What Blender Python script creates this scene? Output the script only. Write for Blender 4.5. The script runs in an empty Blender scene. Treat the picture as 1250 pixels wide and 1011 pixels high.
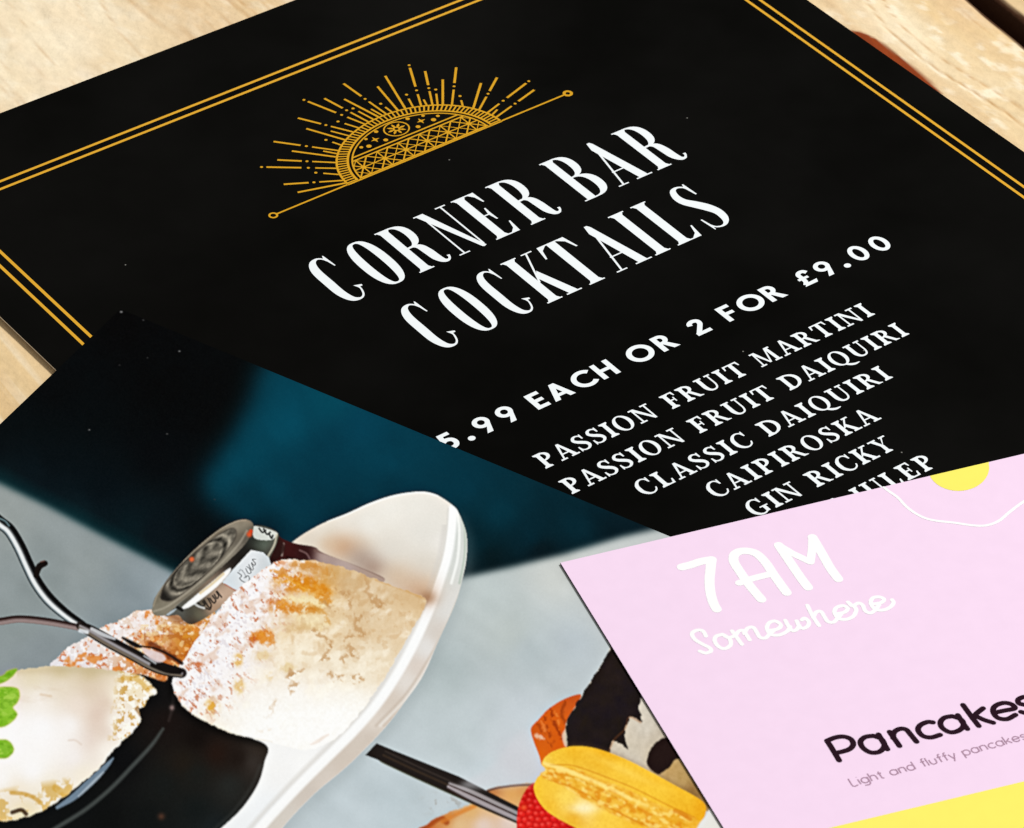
import bpy, math, random
import numpy as np
from mathutils import Matrix, Vector
from mathutils.geometry import delaunay_2d_cdt

scene = bpy.context.scene
random.seed(7)
rng = np.random.default_rng(11)

# ------------------------------------------------------------------ camera
PITCH, ROLL, FPX, DIST = 0.6851612889, 0.0331924929, 4876.675, 0.7886738364
CX, CY = 625.0, 505.5                       # centre of the 1250 x 1011 photograph
_c, _s = math.cos(ROLL), math.sin(ROLL)
FWD = np.array([0.0, math.cos(PITCH), -math.sin(PITCH)])
UP0 = np.array([0.0, math.sin(PITCH), math.cos(PITCH)])
X0 = np.array([1.0, 0.0, 0.0])
CAMX = _c * X0 + _s * UP0
CAMY = -_s * X0 + _c * UP0
CAMP = -FWD * DIST
cam_d = bpy.data.cameras.new('camera')
cam = bpy.data.objects.new('camera', cam_d)
scene.collection.objects.link(cam)
m = Matrix.Identity(4)
for i in range(3):
    m[i][0], m[i][1], m[i][2], m[i][3] = CAMX[i], CAMY[i], -FWD[i], CAMP[i]
cam.matrix_world = m
cam_d.sensor_fit = 'HORIZONTAL'
cam_d.sensor_width = 36.0
cam_d.lens = 36.0 * FPX / 1250.0
cam_d.clip_start = 0.01
cam_d.clip_end = 50.0
cam_d.dof.use_dof = True
cam_d.dof.focus_distance = DIST + 0.022
cam_d.dof.aperture_fstop = 72.0
scene.camera = cam

# ------------------------------------------------------------------ world and lamps
world = bpy.data.worlds.new('World')
scene.world = world
world.use_nodes = True
bg = world.node_tree.nodes['Background']
bg.inputs['Color'].default_value = (1.0, 0.95, 0.87, 1)
bg.inputs['Strength'].default_value = 0.32

def area_lamp(name, loc, target, size, energy, color):
    d = bpy.data.lights.new(name, 'AREA')
    d.shape = 'RECTANGLE'
    d.size, d.size_y = size
    d.energy = energy
    d.color = color
    o = bpy.data.objects.new(name, d)
    o.location = loc
    o.rotation_euler = (Vector(target) - Vector(loc)).to_track_quat('-Z', 'Y').to_euler()
    scene.collection.objects.link(o)
    return o

area_lamp('window_light', (1.30, 0.62, 1.95), (0, 0, 0), (0.42, 0.42), 63.5, (1.0, 0.965, 0.905))

vs = scene.view_settings
scene.display_settings.display_device = 'sRGB'
vs.view_transform = 'Standard'
vs.look = 'None'
vs.exposure = 0.0
vs.gamma = 1.0
vs.use_curve_mapping = False
scene.render.filter_size = 1.4
scene.cycles.use_denoising = True
scene.cycles.pixel_filter_type = 'BLACKMAN_HARRIS'
scene.cycles.filter_width = 1.4

# ------------------------------------------------------------------ helpers
def px_plane(x, y, z):
    """where the photograph's pixel meets the horizontal plane at height z (arrays allowed)"""
    x = np.asarray(x, float); y = np.asarray(y, float)
    d = (np.multiply.outer((x - CX) / FPX, CAMX) + np.multiply.outer((CY - y) / FPX, CAMY) + FWD)
    t = (z - CAMP[2]) / d[..., 2]
    return CAMP[0] + d[..., 0] * t, CAMP[1] + d[..., 1] * t

def plane_px(X, Y, z):
    P = np.stack([X - CAMP[0], Y - CAMP[1], np.full_like(X, z) - CAMP[2]], -1)
    w = P @ FWD
    return CX + FPX * (P @ CAMX) / w, CY - FPX * (P @ CAMY) / w

def srgb(r, g, b):
    v = np.array([r, g, b], float) / 255.0
    return np.where(v <= 0.04045, v / 12.92, ((v + 0.055) / 1.055) ** 2.4)

def srgb_arr(a):
    v = np.clip(a, 0, 255) / 255.0
    return np.where(v <= 0.04045, v / 12.92, ((v + 0.055) / 1.055) ** 2.4)

class Card:
    """a sheet lying on the table: corner, the two edge directions, height of its printed face"""
    def __init__(self, O, au, av, ztop, size, thick):
        self.O = np.array(O, float); self.a = math.radians(au)
        self.U = np.array([math.cos(self.a), math.sin(self.a)])
        b = math.radians(av); self.V = np.array([math.cos(b), math.sin(b)])
        self.z = ztop; self.size = size; self.thick = thick
        self.M = np.linalg.inv(np.array([self.U, self.V]).T)
    def world(self, u, v):
        u = np.asarray(u, float) / 1000; v = np.asarray(v, float) / 1000
        return self.O[0] + self.U[0] * u + self.V[0] * v, self.O[1] + self.U[1] * u + self.V[1] * v
    def local(self, u, v):
        X, Y = self.world(u, v); X = X - self.O[0]; Y = Y - self.O[1]
        c, s = math.cos(self.a), math.sin(self.a)
        return c * X + s * Y, -s * X + c * Y
    def from_px(self, x, y):
        X, Y = px_plane(x, y, self.z); X = X - self.O[0]; Y = Y - self.O[1]
        return (self.M[0, 0] * X + self.M[0, 1] * Y) * 1000, (self.M[1, 0] * X + self.M[1, 1] * Y) * 1000
    def root(self, name, label, cat, group):
        o = bpy.data.objects.new(name, None)
        o.empty_display_size = 0.02
        o.location = (self.O[0], self.O[1], self.z)
        o.rotation_euler = (0, 0, self.a)
        o['label'] = label; o['category'] = cat; o['group'] = group
        scene.collection.objects.link(o)
        return o

def link(name, me, mats, parent, label=None):
    for mt in (mats if isinstance(mats, (list, tuple)) else [mats]):
        me.materials.append(mt)
    o = bpy.data.objects.new(name, me)
    scene.collection.objects.link(o)
    if parent is not None:
        o.parent = parent
    if label:
        o['label'] = label
    return o

def area2(p):
    return sum(p[i][0] * p[(i + 1) % len(p)][1] - p[(i + 1) % len(p)][0] * p[i][1] for i in range(len(p)))

def union_tris(polys):
    """one flat triangulation covering the union of the polygons (no face overlaps another)"""
    verts, faces = [], []
    for p in polys:
        q = [p[0]]
        for a in p[1:]:
            if abs(a[0] - q[-1][0]) + abs(a[1] - q[-1][1]) > 1e-5:
                q.append(a)
        if len(q) > 2 and abs(q[0][0] - q[-1][0]) + abs(q[0][1] - q[-1][1]) < 1e-5:
            q.pop()
        if len(q) < 3:
            continue
        A = area2(q)
        if abs(A) < 1e-7:
            continue
        if A < 0:
            q = q[::-1]
        n = len(verts)
        verts += [Vector((float(a[0]), float(a[1]))) for a in q]
        faces.append(list(range(n, n + len(q))))
    r = delaunay_2d_cdt(verts, [], faces, 1, 1e-5)
    tris = []
    for f in r[2]:
        tris += [[f[0], f[i], f[i + 1]] for i in range(1, len(f) - 1)]
    if not tris:
        return [], []
    P = np.array([(v[0], v[1]) for v in r[0]])
    C = P[np.array(tris)].mean(1)
    hit = np.zeros(len(C), bool)
    for f in faces:                                  # keep only what lies inside one of the polygons: counters stay open
        q = np.array([verts[i] for i in f]); lo = q.min(0); hi = q.max(0)
        near = np.nonzero(~hit & (C[:, 0] >= lo[0]) & (C[:, 0] <= hi[0]) & (C[:, 1] >= lo[1]) & (C[:, 1] <= hi[1]))[0]
        if not len(near):
            continue
        c = C[near]; ins = np.zeros(len(c), bool)
        for i in range(len(q)):
            a, b = q[i], q[(i + 1) % len(q)]
            if a[1] == b[1]:
                continue
            cr = ((a[1] > c[:, 1]) != (b[1] > c[:, 1]))
            ins ^= cr & (c[:, 0] < (b[0] - a[0]) * (c[:, 1] - a[1]) / (b[1] - a[1]) + a[0])
        hit[near] |= ins
    return [(v[0], v[1]) for v in r[0]], [t for t, h in zip(tris, hit) if h]

INK_LIFT = 0.00003
def ink(card, name, groups, mat, parent, label=None, lift=INK_LIFT):
    """print the polygons (card millimetres, v downwards) on the card's face; groups are unioned one by one"""
    V, F = [], []
    for polys in groups:
        v, f = union_tris(polys)
        n = len(V)
        if not v:
            continue
        lx, ly = card.local([a[0] for a in v], [a[1] for a in v])
        V += [(float(a), float(b), lift) for a, b in zip(lx, ly)]
        F += [[i + n for i in t][::-1] for t in f]
    me = bpy.data.meshes.new(name)
    me.from_pydata(V, [], F)
    me.update()
    # faces look up
    if len(me.polygons) and me.polygons[0].normal.z < 0:
        me.flip_normals()
    return link(name, me, mat, parent, label)

# ---- strokes and curves
def crom(pts, n=8, closed=False):
    p = [np.array(a, float) for a in pts]
    if closed:
        p = [p[-1]] + p + [p[0], p[1]]
    else:
        p = [2 * p[0] - p[1]] + p + [2 * p[-1] - p[-2]]
    out = []
    for i in range(1, len(p) - 2):
        for k in range(n):
            t = k / n
            out.append(0.5 * ((2 * p[i]) + (-p[i - 1] + p[i + 1]) * t + (2 * p[i - 1] - 5 * p[i] + 4 * p[i + 1] - p[i + 2]) * t * t
                              + (-p[i - 1] + 3 * p[i] - 3 * p[i + 1] + p[i + 2]) * t ** 3))
    if not closed:
        out.append(p[-2])
    return out

def circle(x, y, r, n=14, ry=None):
    ry = r if ry is None else ry
    return [(x + r * math.cos(2 * math.pi * k / n), y + ry * math.sin(2 * math.pi * k / n)) for k in range(n)]

def stroke(pts, w=None, smooth=True, n=8, cap='butt', closed=False):
    """pts (x, y) with constant w, or (x, y, w): the quads of the stroke"""
    p = [tuple(a) if len(a) == 3 else (a[0], a[1], w) for a in pts]
    if smooth and len(p) > 2:
        q = crom(p, n, closed)
    else:
        q = [np.array(a, float) for a in p]
    m_ = len(q)
    L, R = [], []
    for i in range(m_):
        if closed:
            t = q[(i + 1) % m_][:2] - q[i - 1][:2]
        else:
            t = q[min(i + 1, m_ - 1)][:2] - q[max(i - 1, 0)][:2]
        t = t / (np.hypot(*t) + 1e-12)
        nn = np.array([-t[1], t[0]]) * max(q[i][2], 0.02) / 2
        L.append(tuple(q[i][:2] + nn)); R.append(tuple(q[i][:2] - nn))
    polys = [[L[i], L[i + 1], R[i + 1], R[i]] for i in range(m_ - 1)]
    if closed:
        polys.append([L[-1], L[0], R[0], R[-1]])
    elif cap == 'round':
        for e in (q[0], q[-1]):
            polys.append(circle(e[0], e[1], e[2] / 2))
    return polys

def ring(x, y, ro, ri, n=48, yo=None, yi=None, a0=0, a1=360, po=2.0, pi_=2.0):
    yo = ro if yo is None else yo
    yi = ri if yi is None else yi
    def pt(rx, ry, p, a):
        c, s = math.cos(a), math.sin(a)
        return (x + rx * math.copysign(abs(c) ** (2 / p), c), y + ry * math.copysign(abs(s) ** (2 / p), s))
    A = [math.radians(a0 + (a1 - a0) * k / n) for k in range(n + 1)]
    o = [pt(ro, yo, po, a) for a in A]; i = [pt(ri, yi, pi_, a) for a in A]
    return [[o[k], o[k + 1], i[k + 1], i[k]] for k in range(n)]

def rect(x0, y0, x1, y1):
    return [(x0, y0), (x1, y0), (x1, y1), (x0, y1)]

def line(a, b, w):
    return stroke([a, b], w, smooth=False)

# ------------------------------------------------------------------ materials
def new_mat(name):
    mt = bpy.data.materials.new(name)
    mt.use_nodes = True
    nt = mt.node_tree
    return mt, nt, nt.nodes['Principled BSDF']

def print_mat(name, col, rough=0.45, spec=0.25, var=0.05, speck=0.0, bump=0.04, smudge=0.0):
    """printed card stock: flat ink with a little mottling, a faint paper tooth, optional dust specks"""
    mt, nt, b = new_mat(name)
    N, L = nt.nodes, nt.links
    tc = N.new('ShaderNodeTexCoord')
    no = N.new('ShaderNodeTexNoise'); no.inputs['Scale'].default_value = 260; no.inputs['Detail'].default_value = 5
    L.new(tc.outputs['Object'], no.inputs['Vector'])
    mx = N.new('ShaderNodeMixRGB'); mx.blend_type = 'MIX'
    c = np.array(col)
    mx.inputs[1].default_value = (*(c * (1 - var)), 1); mx.inputs[2].default_value = (*(np.minimum(c * (1 + var), 0.95)), 1)
    L.new(no.outputs['Fac'], mx.inputs['Fac'])
    out = mx.outputs[0]
    if speck > 0:
        vo = N.new('ShaderNodeTexVoronoi'); vo.voronoi_dimensions = '2D'; vo.inputs['Scale'].default_value = 75
        L.new(tc.outputs['Object'], vo.inputs['Vector'])
        wn = N.new('ShaderNodeTexWhiteNoise'); wn.noise_dimensions = '3D'
        L.new(vo.outputs['Position'], wn.inputs['Vector'])
        lt = N.new('ShaderNodeMath'); lt.operation = 'LESS_THAN'; lt.inputs[1].default_value = 0.013
        L.new(vo.outputs['Distance'], lt.inputs[0])
        l2 = N.new('ShaderNodeMath'); l2.operation = 'LESS_THAN'; l2.inputs[1].default_value = speck
        L.new(wn.outputs['Value'], l2.inputs[0])
        mu = N.new('ShaderNodeMath'); mu.operation = 'MULTIPLY'
        L.new(lt.outputs[0], mu.inputs[0]); L.new(l2.outputs[0], mu.inputs[1])
        m2 = N.new('ShaderNodeMixRGB'); m2.inputs[2].default_value = (0.16, 0.16, 0.15, 1)
        L.new(mu.outputs[0], m2.inputs['Fac']); L.new(out, m2.inputs[1])
        out = m2.outputs[0]
    L.new(out, b.inputs['Base Color'])
    b.inputs['Roughness'].default_value = rough
    b.inputs['Specular IOR Level'].default_value = spec
    if smudge > 0:                                    # handling marks: the varnish shines unevenly
        sm = N.new('ShaderNodeTexNoise'); sm.inputs['Scale'].default_value = 11; sm.inputs['Detail'].default_value = 4; sm.inputs['Roughness'].default_value = 0.6
        L.new(tc.outputs['Object'], sm.inputs['Vector'])
        mr = N.new('ShaderNodeMapRange'); mr.inputs['From Min'].default_value = 0.42; mr.inputs['From Max'].default_value = 0.72
        mr.inputs['To Min'].default_value = spec; mr.inputs['To Max'].default_value = smudge
        L.new(sm.outputs['Fac'], mr.inputs['Value']); L.new(mr.outputs[0], b.inputs['Specular IOR Level'])
    bp = N.new('ShaderNodeBump'); bp.inputs['Strength'].default_value = bump; bp.inputs['Distance'].default_value = 0.0002
    n2 = N.new('ShaderNodeTexNoise'); n2.inputs['Scale'].default_value = 900; n2.inputs['Detail'].default_value = 3
    L.new(tc.outputs['Object'], n2.inputs['Vector']); L.new(n2.outputs['Fac'], bp.inputs['Height'])
    L.new(bp.outputs[0], b.inputs['Normal'])
    return mt

def attr_mat(name, rough, spec, bump_scale, bump, dist, grain=0.0):
    mt, nt, b = new_mat(name)
    N, L = nt.nodes, nt.links
    at = N.new('ShaderNodeAttribute'); at.attribute_name = 'ink'
    tc = N.new('ShaderNodeTexCoord')
    no = N.new('ShaderNodeTexNoise'); no.inputs['Scale'].default_value = bump_scale; no.inputs['Detail'].default_value = 6
    L.new(tc.outputs['Object'], no.inputs['Vector'])
    hs = N.new('ShaderNodeMixRGB'); hs.blend_type = 'MULTIPLY'; hs.inputs['Fac'].default_value = grain
    rp = N.new('ShaderNodeMapRange'); rp.inputs['To Min'].default_value = 0.55; rp.inputs['To Max'].default_value = 1.4
    L.new(no.outputs['Fac'], rp.inputs['Value'])
    L.new(at.outputs['Color'], hs.inputs[1]); L.new(rp.outputs[0], hs.inputs[2])
    L.new(hs.outputs[0], b.inputs['Base Color'])
    b.inputs['Roughness'].default_value = rough
    b.inputs['Specular IOR Level'].default_value = spec
    bp = N.new('ShaderNodeBump'); bp.inputs['Strength'].default_value = bump; bp.inputs['Distance'].default_value = dist
    L.new(no.outputs['Fac'], bp.inputs['Height']); L.new(bp.outputs[0], b.inputs['Normal'])
    return mt

M_BLACK = print_mat('black_print', (0.0017, 0.0017, 0.0015), 0.42, 0.012, 0.15, speck=0.045, smudge=0.05)
M_PAPER = print_mat('white_paper_edge', (0.62, 0.58, 0.52), 0.7, 0.2, 0.08)
M_DARKEDGE = print_mat('dark_paper_edge', (0.012, 0.010, 0.009), 0.8, 0.02, 0.2)
M_GOLD = print_mat('gold_ink', (0.66, 0.355, 0.026), 0.4, 0.15, 0.08)
M_GOLD2 = print_mat('sun_gold_ink', (0.60, 0.315, 0.013), 0.4, 0.12, 0.10)
M_WHITE = print_mat('white_ink', (0.78, 0.845, 0.91), 0.45, 0.25, 0.03)
M_PINK = print_mat('pink_print', (0.80, 0.625, 0.84), 0.5, 0.12, 0.03, smudge=0.3)
M_PWHITE = print_mat('white_ink_on_pink', (0.86, 0.89, 0.93), 0.5, 0.2, 0.02)
M_YELLOW = print_mat('yellow_ink', (0.84, 0.78, 0.13), 0.5, 0.2, 0.03)
M_PLUM = print_mat('dark_plum_ink', (0.016, 0.004, 0.011), 0.5, 0.04, 0.1)
M_MAUVE = print_mat('mauve_ink', (0.36, 0.22, 0.33), 0.5, 0.2, 0.05)
M_PICTURE = attr_mat('picture_print', 0.5, 0.022, 900, 0.03, 0.0002, 0.03)
M_WOOD = attr_mat('pale_wood', 0.65, 0.05, 420, 0.55, 0.0006, 0.28)

# ------------------------------------------------------------------ numpy noise
def vnoise(x, y, seed):
    """smooth value noise, about -1..1"""
    r = np.random.default_rng(seed)
    T = r.uniform(-1, 1, (256, 256))
    xi = np.floor(x).astype(int); yi = np.floor(y).astype(int)
    fx = x - xi; fy = y - yi
    fx = fx * fx * (3 - 2 * fx); fy = fy * fy * (3 - 2 * fy)
    a = T[xi & 255, yi & 255]; b = T[(xi + 1) & 255, yi & 255]
    c = T[xi & 255, (yi + 1) & 255]; d = T[(xi + 1) & 255, (yi + 1) & 255]
    return (a * (1 - fx) + b * fx) * (1 - fy) + (c * (1 - fx) + d * fx) * fy

def fbm(x, y, seed, octaves=4, gain=0.5):
    s = 0; a = 1; t = 0
    for k in range(octaves):
        s = s + a * vnoise(x * 2 ** k, y * 2 ** k, seed + 17 * k); t += a; a *= gain
    return s / t

# ------------------------------------------------------------------ the table
# pale rough planks; each is a slab whose top carries the sawn relief and its own grain colours
TABLE_Z = -0.0011
table = bpy.data.objects.new('wooden_table', None)
table.empty_display_size = 0.05
table.location = (0, 0, TABLE_Z)
table['label'] = 'pale rough plank table under the three overlapping menus'
table['category'] = 'table'
scene.collection.objects.link(table)

_ax, _ay = px_plane([1206, 1250], [0, 38.5], TABLE_Z)
GDIR = math.atan2(_ay[1] - _ay[0], _ax[1] - _ax[0])
GO = np.array([_ax[0], _ay[0]])                     # a point on the visible seam
GS = np.array([math.cos(GDIR), math.sin(GDIR)])     # along the grain
GT = np.array([-math.sin(GDIR), math.cos(GDIR)])    # across it, away from the cards
def to_st(x, y):
    X, Y = px_plane(x, y, TABLE_Z)
    return (X - GO[0]) * GS[0] + (Y - GO[1]) * GS[1], (X - GO[0]) * GT[0] + (Y - GO[1]) * GT[1]

def axis(lo, hi, f0, f1, fine, coarse):
    a = list(np.arange(max(lo, f0), min(hi, f1) + fine / 2, fine)) if min(hi, f1) > max(lo, f0) else []
    left = list(np.arange(lo, a[0] if a else hi, coarse)); right = list(np.arange((a[-1] if a else hi), hi, coarse))[1:] + [hi]
    v = sorted(set(round(x, 6) for x in left + a + right))
    return np.array(v)

KN1 = to_st(150, 70); KN2 = to_st(1130, 45); KN3 = to_st(250, 35); KN0 = to_st(90, 60)
def wood(S, T, seed):
    """colour (linear) and relief of a plank at grain coordinates S, T (metres)"""
    t2 = T.copy(); s2 = S.copy()
    kn = np.zeros_like(T)
    for (ks, kt), A, r in ((KN1, 0.010, 0.022), (KN2, 0.006, 0.016), (KN3, -0.008, 0.018)):
        d2 = ((S - ks) / 1.6) ** 2 + (T - kt) ** 2
        g = np.exp(-d2 / (r * r))
        t2 = t2 + A * g
        kn = kn + g
    wv = 0.004 * fbm(S * 9, T * 14, seed, 3)
    rings = fbm((t2 + wv) * 150, S * 5, seed + 3, 3)
    fine = fbm((t2 + wv) * 650, S * 34, seed + 5, 3)
    fleck = fbm(S * 260, T * 420, seed + 9, 4)
    blot = fbm(S * 18, T * 40, seed + 13, 4)
    base = np.array([0.73, 0.57, 0.335])
    tan = np.array([0.52, 0.31, 0.12])
    pale = np.array([0.86, 0.79, 0.63])
    pink_ = np.array([0.68, 0.50, 0.32])
    k = np.clip(0.10 + 0.95 * np.clip(rings - .10, 0, 1) + 0.45 * np.clip(fine - .05, 0, 1), 0, .8)[..., None]
    col = base * (1 - k) + tan * k
    groove = np.zeros_like(T)
    # the shade of the gaps is painted along the edges later, in plank()
    p = np.clip(0.9 * np.clip(blot + .05, 0, 1) + 2.2 * np.clip(fleck - .14, 0, 1), 0, .85)[..., None]
    col = col * (1 - p) + pale * p
    q = np.clip(1.9 * np.clip(-blot - .08, 0, 1) + .25 * np.clip(kn, 0, 1) * (rings > .05), 0, .6)[..., None]
    col = col * (1 - q) + pink_ * q
    # weathered, bleached patch at the far corner with whitish raised fibres
    for (ks, kt), r, am in ((KN0, .046, .85), (KN3, .034, .5), (KN2, .014, .2)):
        g = am * np.exp(-(((S - ks) / 1.5) ** 2 + (T - kt) ** 2) / (r * r)) * np.clip(.75 + .9 * fbm(S * 45, T * 60, seed + 61, 3), 0, 1)
        g = g[..., None]
        col = col * (1 - g) + np.array([0.86, 0.775, 0.61]) * g
        w_ = (np.clip(fbm(S * 150 + 9, T * 210, seed + 63, 3) - .22, 0, 1) * 5 * g[..., 0] * np.clip(fbm(S * 26, T * 30, seed + 65, 2) + .25, 0, 1))[..., None]
        w_ = np.clip(w_, 0, .9)
        col = col * (1 - w_) + np.array([0.90, 0.87, 0.80]) * w_
    # growth lines along the grain: broad soft bands, then fine dark ones that bend round the knots
    band = np.clip(fbm((t2 + wv) * 60, S * 1.6, seed + 45, 3) * 1.6 + .1, 0, 1)[..., None]
    col = col * (1 - .42 * band) + np.array([0.60, 0.385, 0.17]) * .42 * band
    for sc, st_, am, sd in ((120, 1.8, .75, 41), (300, 3.0, .42, 47)):
        ridge = 1 - np.abs(fbm((t2 + wv * 1.3) * sc + 3, S * st_, seed + sd, 2)) * 13
        brk = np.clip(fbm(S * 22, T * 120, seed + sd + 1, 3) * 1.4 + .45, 0, 1)
        ln = (np.clip(ridge, 0, 1) * brk * am)[..., None]
        col = col * (1 - ln) + np.array([0.44, 0.225, 0.065]) * ln
        groove = groove - 0.00010 * ln[..., 0]
    # a rust brown streak coloured into the plank beside the black card
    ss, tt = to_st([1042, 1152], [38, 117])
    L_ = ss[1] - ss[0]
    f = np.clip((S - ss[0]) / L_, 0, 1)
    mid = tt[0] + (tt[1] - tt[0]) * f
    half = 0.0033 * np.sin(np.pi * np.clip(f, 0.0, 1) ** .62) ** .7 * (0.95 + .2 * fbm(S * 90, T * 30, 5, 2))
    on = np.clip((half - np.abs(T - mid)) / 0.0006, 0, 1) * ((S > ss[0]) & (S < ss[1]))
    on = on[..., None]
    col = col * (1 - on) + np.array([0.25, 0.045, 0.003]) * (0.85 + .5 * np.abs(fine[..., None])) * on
    h = groove + 0.00016 * rings + 0.00010 * fine + 0.00028 * fbm(S * 120, T * 200, seed + 21, 4) + 0.0002 * blot
    return np.clip(col, 0.01, .9), h

def plank(s0, s1, t0, t1, seed, fine_s, fine_t, t_far=None):
    S = axis(s0, s1, *fine_s, 0.0010, 0.02)
    T = axis(t0, t1, *fine_t, 0.0007, 0.012)
    SS, TT = np.meshgrid(S, T, indexing='ij')
    col, h = wood(SS, TT, seed)
    # sawn edges wander and are a little eased
    e0 = 0.0010 * fbm(S * 22, S * 0 + seed, seed + 31, 3); e1 = 0.0012 * fbm(S * 22, S * 0 + seed + 5, seed + 33, 3)
    fr = (TT - t0) / (t1 - t0)
    T2 = TT + e0[:, None] * (1 - fr) + e1[:, None] * fr
    ed = np.minimum(TT - t0, t1 - TT)
    h = h - 0.0012 * np.exp(-ed / 0.0012)
    edge_shade = np.clip((0.0016 + 0.0008 * fbm(SS * 40, TT * 0, seed + 51, 3) - ed) / 0.0006, 0, 1)[..., None]
    col = col * (1 - edge_shade) + np.array([0.06, 0.026, 0.014]) * edge_shade  # shade of the gap put into the colour of the plank's edge
    h = np.minimum(h, 0.00045)
    X = GO[0] + GS[0] * SS + GT[0] * T2; Y = GO[1] + GS[1] * SS + GT[1] * T2
    ns, nt_ = SS.shape
    V = np.stack([X, Y, h], -1).reshape(-1, 3)
    idx = np.arange(ns * nt_).reshape(ns, nt_)
    F = np.stack([idx[:-1, :-1], idx[1:, :-1], idx[1:, 1:], idx[:-1, 1:]], -1).reshape(-1, 4)
    # sides and underside
    loop = np.concatenate([idx[:, 0], idx[-1, 1:], idx[::-1, -1][1:], idx[0, ::-1][1:-1]])
    nb = len(V)
    low = V[loop].copy(); low[:, 2] = -0.024
    V = np.concatenate([V, low])
    C = np.concatenate([col.reshape(-1, 3), np.tile(np.array([0.05, 0.022, 0.012]), (len(loop), 1))])  # sides painted near-black too, so the gaps look shaded
    n = len(loop); k = np.arange(n); k2 = (k + 1) % n
    side = np.stack([loop[k2], loop[k], nb + k, nb + k2], -1)
    me = bpy.data.meshes.new('plank')
    me.from_pydata(V.tolist(), [], F.tolist() + side.tolist() + [list(range(nb, nb + n))[::-1]])
    me.update()
    at = me.attributes.new('ink', 'FLOAT_COLOR', 'POINT')
    at.data.foreach_set('color', np.concatenate([C, np.ones((len(C), 1))], 1).astype(np.float32).ravel())
    me.polygons.foreach_set('use_smooth', [True] * len(me.polygons))
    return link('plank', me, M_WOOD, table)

_cs, _ct = to_st([0, 360, 0, 70, 983, 1250, 1250, 1046], [138, 0, 520, 452, 0, 184, 60, 34])
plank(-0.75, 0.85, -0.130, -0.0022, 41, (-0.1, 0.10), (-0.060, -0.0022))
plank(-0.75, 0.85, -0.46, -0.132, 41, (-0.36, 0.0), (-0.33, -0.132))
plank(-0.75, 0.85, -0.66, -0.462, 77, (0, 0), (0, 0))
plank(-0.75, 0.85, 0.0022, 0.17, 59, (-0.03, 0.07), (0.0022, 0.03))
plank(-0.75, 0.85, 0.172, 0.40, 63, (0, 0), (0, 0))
# rail under the seams
def rail(s):
    V = []
    for ds, t, z in ((-.04, -.66, -.0245), (.04, -.66, -.0245), (.04, .40, -.0245), (-.04, .40, -.0245), (-.04, -.66, -.06), (.04, -.66, -.06), (.04, .40, -.06), (-.04, .40, -.06)):
        p = GO + GS * (s + ds) + GT * t; V.append((p[0], p[1], z))
    me = bpy.data.meshes.new('rail')
    me.from_pydata(V, [], [(0, 1, 2, 3), (7, 6, 5, 4), (0, 4, 5, 1), (1, 5, 6, 2), (2, 6, 7, 3), (3, 7, 4, 0)])
    at = me.attributes.new('ink', 'FLOAT_COLOR', 'POINT')
    at.data.foreach_set('color', [0.35, 0.22, 0.12, 1.0] * 8)
    me.update()
    link('rail', me, M_WOOD, table)
rail(-0.55); rail(0.02); rail(0.62)


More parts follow.
